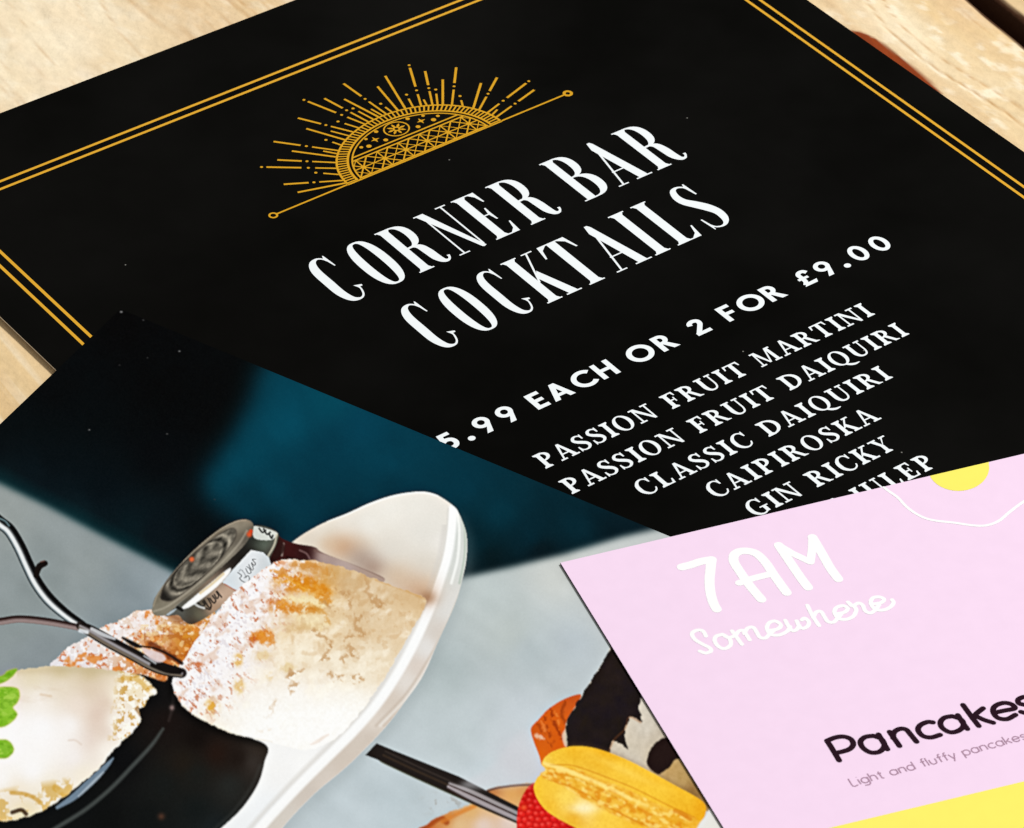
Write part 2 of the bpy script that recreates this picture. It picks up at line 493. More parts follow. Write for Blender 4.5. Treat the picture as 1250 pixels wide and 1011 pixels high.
# ------------------------------------------------------------------ cards
# ------------------------------------------------------------------ lettering: tall high-contrast capitals (mm, y up from the baseline)
def didone(ch, H=16.3, st=2.1, hl=0.36, sl=0.85):
    P = []
    def serif(xa, xb, y0):                       # hairline foot or head with little brackets
        P.append(rect(xa - sl, y0, xb + sl, y0 + hl))
        s = 1 if y0 < H / 2 else -1
        yb = y0 + hl if s > 0 else y0
        P.append([(xa - 0.45, yb), (xa + 0.3, yb), (xa + 0.02, yb + s * 0.8)])
        P.append([(xb + 0.45, yb), (xb - 0.3, yb), (xb - 0.02, yb + s * 0.8)])
    def stem(x, top=True, bottom=True, w=st):
        P.append(rect(x, 0, x + w, H))
        if bottom: serif(x, x + w, 0)
        if top: serif(x, x + w, H - hl)
    def bowl(x0, xr, y1, y0, tk=1.95):           # right-hand bowl of R, B, P
        n = 16; out = []; inn = []
        ym = (y0 + y1) / 2; ry = (y1 - y0) / 2
        for k in range(n + 1):
            a = math.pi / 2 - math.pi * k / n
            c, s = max(math.cos(a), 0), math.sin(a)
            out.append((x0 + (xr - x0) * c ** 0.62, ym + ry * math.copysign(abs(s) ** 0.9, s)))
            inn.append((x0 + (xr - tk - x0) * c ** 0.62, ym + (ry - hl * 1.05) * math.copysign(abs(s) ** 0.9, s)))
        for k in range(n):
            P.append([out[k], out[k + 1], inn[k + 1], inn[k]])
    if ch == 'C':
        P.extend(stroke([(5.45, 14.3, .3), (4.9, 15.5, .42), (3.75, 16.1, .6), (2.2, 15.2, 1.5), (1.3, 12.6, 2.1), (1.2, 8, 2.25), (1.3, 3.8, 2.1),
                         (2.2, 1.0, 1.5), (3.8, .18, .6), (5.0, .85, .45), (5.7, 2.5, .4), (5.85, 4.0, .3)], n=6))
        P.append([(5.55, 16.4), (5.75, 16.2), (6.05, 12.2), (5.75, 12.2), (5.1, 15.4)])
        P.append([(5.0, 4.5), (6.75, 3.9), (6.7, 3.45), (5.95, 3.4), (5.7, 2.6), (5.5, 3.5)])
    elif ch == 'O':
        n = 40; o = []; i = []
        for k in range(n):
            a = 2 * math.pi * k / n; c, s = math.cos(a), math.sin(a)
            o.append((3.65 + 3.6 * math.copysign(abs(c) ** .78, c), H / 2 + (H / 2 + .15) * math.copysign(abs(s) ** .85, s)))
            i.append((3.65 + 1.5 * math.copysign(abs(c) ** .7, c), H / 2 + (H / 2 - .4) * math.copysign(abs(s) ** .9, s)))
        for k in range(n):
            P.append([o[k], o[(k + 1) % n], i[(k + 1) % n], i[k]])
    elif ch == 'R':
        stem(0.85); bowl(2.6, 7.2, H, 7.9)
        P.extend(stroke([(2.9, 8.25, .45), (4.3, 8.15, .7), (5.4, 7.2, 1.7), (5.85, 5.0, 2.1), (6.1, 2.4, 2.0), (6.75, .7, 1.3), (7.7, .35, .7), (8.4, 1.0, .5), (8.55, 1.75, .7)], n=6))
    elif ch == 'B':
        stem(0.85, True, False); P.append(rect(0, 0, 3.2, hl)); bowl(2.6, 7.0, H, 8.3); bowl(2.6, 7.75, 8.7, 0, 2.1)
    elif ch == 'N':
        P.append(rect(1.0, 0, 1.42, H)); P.append(rect(-.2, 0, 2.6, hl))
        P.append([(0.0, H), (2.1, H), (7.0, 0.0), (6.3, -.25), (5.9, 0)])
        P.append(rect(-.5, H - hl, 2.0, H))
        P.append(rect(6.55, 0.6, 6.98, H)); P.append(rect(5.4, H - hl, 8.1, H))
    elif ch == 'E':
        stem(0.85, True, True)
        P.append(rect(2.0, H - hl, 5.9, H)); P.append([(4.2, H - hl), (5.9, H - hl), (6.1, H - 3.9), (5.75, H - 3.9), (5.2, H - 1.6)])
        P.append(rect(2.0, 0, 6.2, hl)); P.append([(4.3, hl), (6.2, hl), (6.5, 3.9), (6.15, 3.9), (5.5, 1.5)])
        P.append(rect(2.0, 8.0, 4.4, 8.0 + hl)); P.append([(4.05, 8.0), (4.5, 5.9), (4.85, 5.9), (4.75, 8.2), (4.85, 10.4), (4.5, 10.4), (4.05, 8.4)])
    elif ch == 'A':
        P.append([(3.9, H + .15), (4.6, H + .15), (5.0, H - .6), (7.9, 0), (5.75, 0), (3.35, H - 2.4)])
        P.append([(4.25, H - 1.5), (4.5, H - 2.6), (1.55, 0), (1.1, 0)])
        P.append(rect(0.1, 0, 2.7, hl)); P.append(rect(4.9, 0, 8.9, hl))
        P.append(rect(2.0, 4.8, 6.1, 4.8 + hl))
    elif ch == 'K':
        stem(0.85)
        P.append([(2.7, 6.6), (3.15, 6.6), (6.75, H), (6.3, H)]); P.append(rect(5.2, H - hl, 7.9, H))
        P.append([(3.35, 8.2), (4.7, 10.2), (8.0, 0), (5.8, 0)]); P.append(rect(5.0, 0, 8.8, hl))
    elif ch == 'T':
        stem(2.95, False, True)
        P.append(rect(0.9, H - hl, 7.1, H))
        P.append([(0.75, H), (1.6, H), (2.6, H - hl), (1.2, H - 1.5), (0.4, H - 4.2), (0.0, H - 4.2)])
        P.append([(7.25, H), (6.4, H), (5.4, H - hl), (6.8, H - 1.5), (7.6, H - 4.2), (8.0, H - 4.2)])
    elif ch == 'I':
        stem(0.85)
    elif ch == 'L':
        stem(0.85); P.append(rect(2.0, 0, 6.0, hl)); P.append([(4.1, hl), (6.0, hl), (6.5, 4.0), (6.15, 4.0), (5.4, 1.5)])
    elif ch == 'S':
        P.extend(stroke([(4.6, 14.1, .35), (4.2, 15.4, .45), (3.0, 16.15, .6), (1.7, 15.6, 1.2), (1.0, 13.6, 1.6), (1.25, 11.4, 1.9), (2.6, 9.2, 2.2), (3.9, 7.0, 2.25),
                         (4.75, 4.6, 1.9), (4.6, 2.2, 1.6), (3.8, .65, 1.0), (2.6, .1, .55), (1.3, .6, .42), (.6, 2.0, .35)], n=6))
        P.append([(4.6, 16.4), (4.85, 16.4), (5.1, 12.0), (4.75, 12.0), (4.2, 15.2)])
        P.append([(.55, 0), (.75, -.15), (.95, 1.4), (.5, 4.3), (.15, 4.3)])
    return P

# ------------------------------------------------------------------ bracketed serif capitals for the drink list (cap height 1, returns polys and advance)
def serif_cap(ch):
    st, hl, sh, sl = .185, .085, .088, .10
    P = []
    def foot(xa, xb, y0, sl=sl):
        s = 1 if y0 < .5 else -1
        y1 = y0 + s * sh
        P.append([(xa - sl, y0), (xb + sl, y0), (xb + sl, y0 + s * sh * .75), (xb, y0 + s * .16), (xa, y0 + s * .16), (xa - sl, y0 + s * sh * .75)])
    def stem(x, top=True, bottom=True, w=st):
        P.append(rect(x, 0, x + w, 1))
        if bottom: foot(x, x + w, 0)
        if top: foot(x, x + w, 1)
    def bowl(x0, xr, y1, y0, tk=.165, hh=.085):
        n = 12; o = []; i = []; ym = (y0 + y1) / 2; ry = (y1 - y0) / 2
        for k in range(n + 1):
            a = math.pi / 2 - math.pi * k / n; c, s = max(math.cos(a), 0), math.sin(a)
            o.append((x0 + (xr - x0) * c ** .75, ym + ry * s)); i.append((x0 + (xr - tk - x0) * c ** .75, ym + (ry - hh) * s))
        for k in range(n): P.append([o[k], o[k + 1], i[k + 1], i[k]])
    def oval(w):
        n = 30; x = w / 2
        for k in range(n):
            a, b = 2 * math.pi * k / n, 2 * math.pi * (k + 1) / n
            f = lambda a: (x + w / 2 * math.cos(a), .5 + .525 * math.sin(a))
            g = lambda a: (x + (w / 2 - .175) * math.cos(a + .12), .5 + .45 * math.sin(a + .12))
            P.append([f(a), f(b), g(b), g(a)])
    adv = .8
    if ch == 'I': stem(.12); adv = .405
    elif ch == 'P': stem(.12); bowl(.2, .66, 1, .43); adv = .70
    elif ch == 'R':
        stem(.12); bowl(.2, .66, 1, .45); P.append([(.36, .5), (.53, .5), (.74, .1), (.86, .04), (.86, 0), (.63, 0)]); adv = .84
    elif ch == 'A':
        P.append([(.36, 1.02), (.48, 1.02), (.80, .05), (.62, .05)]); P.append([(.36, 1.02), (.43, .86), (.185, .05), (.11, .05)])
        P.append(rect(.2, .31, .64, .385)); P.append(rect(0, 0, .3, sh)); P.append(rect(.52, 0, .90, sh)); adv = .87
    elif ch == 'S':
        P.extend(stroke([(.50, .74, .06), (.46, .90, .07), (.32, .975, .09), (.17, .92, .13), (.105, .77, .15), (.2, .62, .17), (.36, .49, .185), (.49, .36, .17), (.52, .2, .145), (.42, .07, .11), (.27, .03, .08), (.12, .09, .07), (.06, .28, .06)], n=5))
        P.append(rect(.475, .70, .54, 1.0)); P.append(rect(.025, 0, .09, .32)); adv = .62
    elif ch == 'O': oval(.82); adv = .86
    elif ch == 'Q':
        oval(.82); P.extend(stroke([(.42, .02, .10), (.58, -.12, .14), (.76, -.2, .12), (.98, -.2, .05)], n=5)); adv = .86
    elif ch == 'N':
        P.append(rect(.12, 0, .2, 1)); P.append(rect(0, 0, .33, sh)); P.append(rect(0, 1 - sh, .2, 1))
        P.append([(.06, 1), (.26, 1), (.80, .03), (.80, -.02), (.70, -.02)]); P.append(rect(.72, 0, .80, 1)); P.append(rect(.59, 1 - sh, .93, 1)); adv = .94
    elif ch == 'F':
        stem(.12); P.append(rect(.2, 1 - .08, .62, 1)); P.append([(.5, 1), (.62, 1), (.64, .74), (.585, .74)]); P.append(rect(.2, .47, .5, .55)); P.append(rect(.46, .36, .52, .66)); adv = .67
    elif ch == 'E':
        stem(.12); P.append(rect(.2, 1 - .08, .63, 1)); P.append([(.52, 1), (.63, 1), (.65, .74), (.595, .74)]); P.append(rect(.2, .47, .5, .55)); P.append(rect(.46, .36, .52, .66))
        P.append(rect(.2, 0, .65, .08)); P.append([(.54, 0), (.66, 0), (.70, .29), (.64, .29)]); adv = .74
    elif ch == 'L':
        stem(.12); P.append(rect(.2, 0, .62, .08)); P.append([(.5, 0), (.63, 0), (.67, .3), (.61, .3)]); adv = .69
    elif ch == 'T':
        stem(.3, False, True); P.append(rect(.04, 1 - .08, .73, 1)); P.append([(.04, 1), (.15, 1), (.07, .72), (.01, .72)]); P.append([(.62, 1), (.73, 1), (.76, .72), (.70, .72)]); adv = .77
    elif ch == 'U':
        P.extend(stroke([(.205, 1, st), (.205, .6, st), (.21, .3, st), (.30, .09, .13), (.46, .025, .09), (.62, .09, .085), (.70, .3, .08), (.705, .6, .075), (.705, 1, .075)], n=5))
        P.append(rect(.02, 1 - sh, .39, 1)); P.append(rect(.56, 1 - sh, .84, 1)); adv = .85
    elif ch == 'M':
        P.append([(.10, 0), (.175, 0), (.235, 1), (.16, 1)]); P.append([(.12, 1), (.30, 1), (.57, .06), (.49, .06)]); P.append([(.50, .06), (.58, .06), (.88, 1), (.80, 1)])
        P.append([(.80, 1), (.95, 1), (1.01, 0), (.845, 0)]); P.append(rect(0, 0, .29, sh)); P.append(rect(.75, 0, 1.11, sh)); P.append(rect(.04, 1 - sh, .28, 1)); P.append(rect(.82, 1 - sh, 1.05, 1)); adv = 1.12
    elif ch == 'D': stem(.12); bowl(.2, .86, 1, 0, .175); adv = .90
    elif ch in 'CG':
        P.extend(stroke([(.68, .72, .06), (.62, .9, .075), (.47, .985, .08), (.28, .93, .12), (.13, .73, .165), (.1, .5, .18), (.13, .27, .165), (.28, .07, .12), (.47, .015, .08), (.64, .1, .075), (.72, .26, .06)], n=5))
        P.append(rect(.66, .68, .72, 1)); adv = .76
        if ch == 'G': P.append(rect(.60, .05, .76, .43)); P.append(rect(.48, .38, .86, .45)); adv = .86
    elif ch == 'K':
        stem(.12); P.append([(.28, .42), (.36, .42), (.75, 1), (.65, 1)]); P.append([(.36, .55), (.50, .62), (.84, 0), (.64, 0)]); P.append(rect(.52, 1 - sh, .82, 1)); P.append(rect(.53, 0, .92, sh)); adv = .88
    elif ch == 'Y':
        P.append([(.08, 1), (.27, 1), (.48, .45), (.34, .45)]); P.append([(.40, .45), (.46, .50), (.76, 1), (.67, 1)]); P.append(rect(.32, 0, .485, .5)); foot(.32, .485, 0)
        P.append(rect(-.01, 1 - sh, .37, 1)); P.append(rect(.55, 1 - sh, .86, 1)); adv = .82
    elif ch == 'J':
        P.extend(stroke([(.24, 1, st), (.24, .5, st), (.235, .1, .15), (.15, -.12, .11), (.0, -.2, .08)], n=5)); foot(.16, .32, 1); adv = .42
    elif ch == ' ': adv = .40
    return P, adv

# ------------------------------------------------------------------ bold geometric sans for the price line (cap height 1)
def sans_bold(ch):
    t = .21
    P = []
    if ch == 'E': P += [rect(0, 0, t, 1), rect(0, 0, .55, .19), rect(0, .81, .55, 1), rect(0, .41, .52, .59)]; w = .55
    elif ch == 'F': P += [rect(0, 0, t, 1), rect(0, .81, .55, 1), rect(0, .40, .52, .58)]; w = .55
    elif ch == 'A': P += [[(.33, 1), (.55, 1), (.23, 0), (0, 0)], [(.33, 1), (.55, 1), (.88, 0), (.65, 0)], rect(.2, .2, .68, .37)]; w = .88
    elif ch == 'H': P += [rect(0, 0, t, 1), rect(.54, 0, .54 + t, 1), rect(0, .41, .7, .59)]; w = .75
    elif ch == 'C': P += ring(.5, .5, .52, .31, 30, .52, .32, 42, 318); w = .90
    elif ch == 'O': P += ring(.52, .5, .53, .31, 36, .53, .32); w = 1.04
    elif ch == 'R': P += [rect(0, 0, t, 1)] + ring(.28, .70, .30, .10, 14, .30, .12, -90, 90) + [rect(.1, .82, .28, 1), rect(.1, .40, .28, .58), [(.2, .48), (.43, .48), (.74, 0), (.47, 0)]]; w = .72
    elif ch == '2':
        P += stroke([(.10, .70), (.14, .83), (.31, .90), (.48, .82), (.49, .64), (.36, .45), (.10, .12)], .2, n=6); P.append(rect(0, 0, .64, .19)); P.append([(0, 0), (.2, .19), (.3, .19), (.2, 0)]); w = .64
    elif ch == '5':
        P += [rect(.12, .82, .58, 1), [(.12, 1), (.32, 1), (.26, .48), (.06, .48)]]
        P += stroke([(.10, .52), (.28, .60), (.47, .52), (.53, .33), (.45, .16), (.26, .1), (.04, .17)], .2, n=6); w = .64
    elif ch == '9':
        P += ring(.33, .68, .33, .14, 30, .33, .15); P.append([(.64, .60), (.44, .48), (.18, 0), (.43, 0)]); w = .66
    elif ch == '0': P += ring(.35, .5, .36, .16, 36, .52, .33); w = .70
    elif ch == '.': P += [circle(.13, .12, .14)]; w = .27
    elif ch == '£':
        P += stroke([(.58, .74), (.50, .87), (.34, .89), (.22, .78), (.22, .55), (.20, .28), (.08, .1)], .19, n=6)
        P += [rect(.02, .43, .48, .57), [(0, 0), (.58, 0), (.66, .2), (.14, .18)], ]; w = .64
    return P, w

# ------------------------------------------------------------------ light rounded lower case (x height 1)
def round_sans(ch):
    S = []; w = 1.0
    bowl = circle(.5, .5, .5, 16)
    if ch == 'L': S = [[(.05, 1.55), (.05, 0), (.8, 0)]]; w = .85
    elif ch == 'i': S = [[(.05, 1), (.05, 0)], [(.05, 1.4), (.05, 1.45)]]; w = .1
    elif ch == 'l': S = [[(.05, 1.55), (.05, 0)]]; w = .1
    elif ch == 'g': S = [bowl + bowl[:1], [(1, 1), (1, -.1), (.85, -.4), (.5, -.5), (.12, -.4)]]
    elif ch == 'h': S = [[(.05, 1.55), (.05, 0)], [(.05, .6), (.2, .92), (.5, 1), (.8, .9), (.9, .6), (.9, 0)]]; w = .95
    elif ch == 't': S = [[(.3, 1.4), (.3, .2), (.4, .02), (.6, 0)], [(0, 1), (.6, 1)]]; w = .6
    elif ch == 'a': S = [bowl + bowl[:1], [(1, 1), (1, 0)]]
    elif ch == 'n': S = [[(.05, 1), (.05, 0)], [(.05, .6), (.2, .92), (.5, 1), (.8, .9), (.9, .6), (.9, 0)]]; w = .95
    elif ch == 'd': S = [bowl + bowl[:1], [(1, 1.55), (1, 0)]]
    elif ch == 'f': S = [[(.6, 1.52), (.4, 1.5), (.3, 1.3), (.3, 0)], [(0, 1), (.6, 1)]]; w = .55
    elif ch == 'u': S = [[(.05, 1), (.05, .4), (.2, .08), (.48, 0), (.78, .1), (.9, .4), (.9, 1)]]; w = .95
    elif ch == 'y': S = [[(0, 1), (.45, 0)], [(.9, 1), (.3, -.5)]]; w = .9
    elif ch == 'p': S = [bowl + bowl[:1], [(0, 1), (0, -.5)]]
    elif ch == 'c': S = [[(.9, .85), (.7, .98), (.4, .98), (.1, .75), (.02, .5), (.1, .22), (.4, .02), (.7, .02), (.9, .16)]]; w = .9
    elif ch == 'k': S = [[(.05, 1.55), (.05, 0)], [(.8, 1), (.1, .4)], [(.35, .6), (.85, 0)]]; w = .85
    elif ch == 'e': S = [[(.03, .52), (.97, .52), (.9, .78), (.65, .98), (.35, .98), (.08, .75), (.02, .5), (.1, .2), (.4, .01), (.7, .02), (.92, .2)]]
    elif ch == 's': S = [[(.62, .88), (.35, 1), (.08, .85), (.1, .6), (.5, .45), (.65, .22), (.45, .02), (.05, .1)]]; w = .7
    elif ch == ' ': w = .55
    return S, w

# ------------------------------------------------------------------ the black cocktail menu
GROUP = 'printed menus laid over each other on the table'
def sheet(card, root, face_mat, edge_mat, name='card_sheet'):
    """the card stock itself: printed face, bare paper edge, corners very slightly eased"""
    W, H = card.size; t = card.thick
    pts = [(0, 0), (W, 0), (W, H), (0, H)]
    V = []; F = []; mi = []
    for z in (0.0, -t):
        for u, v in pts:
            lx, ly = card.local(u, v); V.append((float(lx), float(ly), z))
    F.append((3, 2, 1, 0)); mi.append(0)
    F.append((4, 5, 6, 7)); mi.append(1)
    for k in range(4):
        F.append((k, (k + 1) % 4, (k + 1) % 4 + 4, k + 4)); mi.append(1)
    me = bpy.data.meshes.new(name)
    me.from_pydata(V, [], F); me.update()
    for p, i in zip(me.polygons, mi): p.material_index = i
    return link(name, me, [face_mat, edge_mat], root)

bc = Card((-0.14210914, 0.07375545), 38.2967, 38.2967 - 90, 0.0, (210, 297), 0.00032)
menu = bc.root('cocktail_menu', 'black card menu with gold sunburst and white cocktail lettering, lying flat on the wood', 'menu', GROUP)
sheet(bc, menu, M_BLACK, M_PAPER)

# gold double border
for ins_u, ins_v, lab in ((8.45, 21.1, 'outer gold border line'), (11.05, 23.5, 'inner gold border line')):
    w = 0.72
    a, b, c, d = ins_u, ins_v, 210 - ins_u, 297 - ins_v
    ink(bc, 'border_line', [[rect(a, b, c, b + w), rect(a, d - w, c, d), rect(a, b, a + w, d), rect(c - w, b, c, d)]], M_GOLD, menu, lab)

# sun emblem
SX, SY, KY = 104.1, 64.55, 0.805
def sp(r, deg):
    a = math.radians(deg)
    return (SX + r * math.cos(a), SY - KY * r * math.sin(a))
emb = []
def arc_band(ro, ri, a0, a1, n):
    for k in range(n):
        t0 = a0 + (a1 - a0) * k / n; t1 = a0 + (a1 - a0) * (k + 1) / n
        emb.append([sp(ro, t0), sp(ro, t1), sp(ri, t1), sp(ri, t0)])
arc_band(20.5, 20.0, 0, 180, 72)
arc_band(18.0, 17.45, 0, 180, 72)
arc_band(16.9, 16.5, 0, 180, 72)
for k in range(58):
    a = 180 * (k + .5) / 58
    emb += line(sp(20.2, a), sp(17.8, a), 0.36)
base_y = SY - 0.3
emb += line((SX - 17, base_y), (SX + 17, base_y), .5)
def chord(h):
    y = SY - h
    x = math.sqrt(max(16.7 ** 2 - (h / KY) ** 2, 0))
    return (SX - x, y), (SX + x, y)
for h in (6.2, 7.3):
    a, b = chord(h); emb += line(a, b, .42)
pitch = 5.6
def inside(p):
    return (p[0] - SX) ** 2 + ((SY - p[1]) / KY) ** 2 <= 16.6 ** 2
def clipped(a, b, w):
    a = np.array(a, float); b = np.array(b, float)
    ts = [t for t in np.linspace(0, 1, 21) if inside(a + (b - a) * t)]
    if len(ts) > 1:
        emb.extend(line(tuple(a + (b - a) * ts[0]), tuple(a + (b - a) * ts[-1]), w))
for k in range(6):
    cx = SX + (k - 2.5) * pitch; cy = SY - 3.2
    for dx, dy in ((2.8, 2.9), (2.8, -2.9), (-2.8, 2.9), (-2.8, -2.9), (0, 2.9), (0, -2.9), (2.8, 0), (-2.8, 0)):
        clipped((cx, cy), (cx + dx, cy + dy), .33)
    for p, q in (((2.8, 0), (0, 2.9)), ((0, 2.9), (-2.8, 0)), ((-2.8, 0), (0, -2.9)), ((0, -2.9), (2.8, 0))):
        clipped((cx + p[0], cy + p[1]), (cx + q[0], cy + q[1]), .2)
    emb.append(circle(cx, cy, .62, 10))
# rosette and small diamonds above the chord
RX, RY = SX, SY - 10.6
for k in range(28):
    a0, a1 = 2 * math.pi * k / 28, 2 * math.pi * (k + 1) / 28
    f = lambda r, a: (RX + r * math.cos(a), RY + .86 * r * math.sin(a))
    emb.append([f(3.05, a0), f(3.05, a1), f(2.7, a1), f(2.7, a0)])
for k in range(8):
    a = math.pi * k / 4
    p = (RX + .75 * math.cos(a), RY + .64 * math.sin(a)); q = (RX + 2.2 * math.cos(a), RY + 1.9 * math.sin(a))
    emb += stroke([(*p, .3), ((p[0] + q[0]) / 2, (p[1] + q[1]) / 2, .62), (*q, .12)], smooth=False)
emb += ring(RX, RY, .85, .45, 14)
for dx, h, s in ((-6.1, 10.0, 1.15), (6.1, 10.0, 1.15), (-4.3, 8.6, .55), (4.3, 8.6, .55), (-8.6, 8.8, .6), (8.6, 8.8, .6), (-4.2, 12.3, .5), (4.2, 12.3, .5), (-10.2, 9.4, .45), (10.2, 9.4, .45), (-7.6, 11.3, .4), (7.6, 11.3, .4)):
    x, y = SX + dx, SY - h
    if s > 1:
        for k in range(4):
            a = math.pi * k / 2
            emb.append([(x, y), (x + .36 * math.cos(a - .78), y + .36 * math.sin(a - .78)), (x + s * math.cos(a), y + s * math.sin(a)), (x + .36 * math.cos(a + .78), y + .36 * math.sin(a + .78))])
    else:
        emb.append(circle(x, y, s, 8))
sun = ink(bc, 'sun_emblem', [emb], M_GOLD2, menu, 'gold half sun with ticked rim, star lattice and rosette')
# base rule with a ring at each end
bl = line((65.5, SY), (SX - 20.3, SY), .45) + line((SX + 20.3, SY), (141.8, SY), .45) + line((SX - 20.4, SY + .12), (SX + 20.4, SY + .12), .45)
bl += ring(64.6, SY, 1.05, .6, 16) + ring(142.7, SY, 1.15, .5, 16)
ink(bc, 'base_rule', [bl], M_GOLD2, sun, 'thin gold rule with a small ring at each end')
# rays: (tip radius, tip angle, root radius, root angle, broken?) measured on the card
RAYS = [(33.8, 9, 25.5, 5, 2), (34.5, 14, 28.5, 12, 3), (32.6, 25, 19.5, 18, 1), (29.0, 29, 19.1, 22, 0), (33.0, 42, 18.3, 36, 1), (27.8, 46, 18.0, 42, 0), (30.7, 54, 17.9, 49, 1),
        (32.1, 60, 17.6, 57, 1), (30.0, 71, 17.3, 69, 0), (26.7, 77, 17.1, 75, 0), (31.2, 89, 17.4, 85, 1), (26.4, 96, 17.2, 92, 0), (29.6, 102, 17.2, 102, 1), (31.6, 108, 17.3, 106, 1),
        (30.2, 120, 17.6, 119, 1), (27.0, 126, 17.8, 130, 0), (32.8, 138, 18.4, 143, 1), (28.6, 144, 18.8, 150, 0), (31.8, 150, 19.3, 156, 1), (34.4, 154, 19.8, 162, 1),
        (32.4, 166, 20.4, 175, 1), (30.9, 173, 20.6, 178, 0)]
def pol(r, d):
    return np.array([SX + r * math.cos(math.radians(d)), SY - r * math.sin(math.radians(d))])
def rim(d):
    return 20.4 / math.sqrt(math.cos(math.radians(d)) ** 2 + (math.sin(math.radians(d)) / KY) ** 2)
for i, (r1, a1, r0, a0, kind) in enumerate(RAYS):
    q = pol(r1, a1); p = pol(rim(a0) + .1, a0); d = q - p
    polys = []
    if kind == 0:
        polys += line(p, q, .54)
    else:
        b0, b1 = (.30, .50) if i % 2 else (.40, .58)
        polys += line(p, p + d * b0, .48) + line(p + d * b1, q, .56)
        polys.append(circle(*(p + d * (b0 + b1) / 2), .34, 8))
        if i % 2: polys.append(circle(*(p + d * 1.07), .34, 8))
    ink(bc, 'ray', [polys], M_GOLD2, sun)
for i in range(len(RAYS) - 1):                       # short rays between the long ones
    am = (RAYS[i][3] + RAYS[i + 1][3]) / 2; at = (RAYS[i][1] + RAYS[i + 1][1]) / 2
    if abs(RAYS[i][3] - RAYS[i + 1][3]) < 6.2: continue
    L_ = 2.4 + 1.0 * ((i * 7) % 3)
    p = pol(rim(am) + .1, am); q = pol(rim(at) + L_, at * .5 + am * .5)
    e = q + (q - p) / np.hypot(*(q - p)) * 1.6
    ink(bc, 'ray', [line(p, q, .45) + ([circle(*e, .36, 8)] if i % 2 else [])], M_GOLD2, sun)

# title
def title(word, base, xs):
    groups = []
    for ch, x0, x1 in xs:
        P = didone(ch)
        mx = max(a[0] for p in P for a in p); mn = min(a[0] for p in P for a in p)
        k = (x1 - x0) / (mx - mn)
        # keep the stems' weight when a letter is set a little wider or narrower
        groups.append([[(x0 + (a[0] - mn) * k, base - a[1]) for a in p] for p in P])
    ink(bc, 'title_lettering', groups, M_WHITE, menu, 'white title reading ' + word)
title('CORNER BAR', 98.4, [('C', 59.6, 66.0), ('O', 69.0, 76.2), ('R', 78.0, 86.8), ('N', 88.0, 96.2), ('E', 97.8, 104.2), ('R', 106.9, 115.7),
                           ('B', 121.3, 129.0), ('A', 130.4, 139.4), ('R', 140.9, 149.8)])
title('COCKTAILS', 121.8, [('C', 66.2, 72.4), ('O', 75.4, 82.4), ('C', 85.4, 91.4), ('K', 93.3, 102.2), ('T', 102.0, 110.4), ('A', 111.4, 120.6), ('I', 121.6, 125.6),
                           ('L', 127.6, 134.4), ('S', 137.0, 143.0)])

# price line
PRICE = [('£', 43.6), ('5', 48.7), ('.', 54.1), ('9', 57.3), ('9', 63.0), ('E', 70.9), ('A', 75.2), ('C', 81.6), ('H', 87.4), ('O', 95.6), ('R', 102.8), ('2', 111.8), ('F', 119.9), ('O', 124.5),
         ('R', 131.3), ('£', 140.2), ('9', 145.5), ('.', 151.3), ('0', 154.7), ('0', 160.5)]
gr = []
for ch, x in PRICE:
    P, w = sans_bold(ch)
    gr.append([[(x + a[0] * 5.7, 148.0 - a[1] * 5.05) for a in p] for p in P])
ink(bc, 'price_lettering', gr, M_WHITE, menu, 'bold white price line reading £5.99 EACH OR 2 FOR £9.00')

# the drinks
for word, u0, u1, base in (('PASSION FRUIT MARTINI', 61.0, 145.9, 163.2), ('PASSION FRUIT DAIQUIRI', 60.5, 147.3, 172.2), ('CLASSIC DAIQUIRI', 71.6, 135.2, 180.9),
                           ('CAIPIROSKA', 82.5, 124.6, 189.4), ('GIN RICKY', 85.2, 121.3, 198.1), ('MINT JULEP', 83.0, 124.2, 206.8)):
    tot = sum(serif_cap(c)[1] for c in word)
    h = 4.6; kx = 1.08
    track = ((u1 - u0) - tot * h * kx) / (len(word) - 1)
    x = u0; gr = []
    for c in word:
        P, adv = serif_cap(c)
        if P:
            gr.append([[(x + a[0] * h * kx, base - a[1] * h) for a in p] for p in P])
        x += adv * h * kx + track
    ink(bc, 'drink_lettering', gr, M_WHITE, menu, 'white serif line reading ' + word)

# ------------------------------------------------------------------ the food photograph card: a flat print, painted as vertex colours on the card
_po = px_plane(147, 377.5, 0.00055)
pc = Card((float(_po[0]), float(_po[1])), -30.26, -117.72, 0.00055, (297, 210), 0.00042)
flyer = pc.root('photo_menu', 'menu card printed with a photograph of scones, jam and a macaron, under the pink card', 'menu', GROUP)
sheet(pc, flyer, M_BLACK, M_DARKEDGE)

IX, IY, IW, IH = -170, 340, 1090, 860               # painted field in the print's own raster
yy, xx = np.mgrid[0:IH, 0:IW].astype(float)
xx += IX; yy += IY
IMG = np.zeros((IH, IW, 3)); LAB = np.zeros((IH, IW), int)

def blur1(a, s):
    if s < .3: return a
    r = int(3 * s) + 1; k = np.exp(-.5 * (np.arange(-r, r + 1) / s) ** 2); k /= k.sum()
    p = np.pad(a, ((r, r), (0, 0)), mode='edge')
    a = sum(k[i] * p[i:i + a.shape[0]] for i in range(2 * r + 1))
    p = np.pad(a, ((0, 0), (r, r)), mode='edge')
    return sum(k[i] * p[:, i:i + a.shape[1]] for i in range(2 * r + 1))

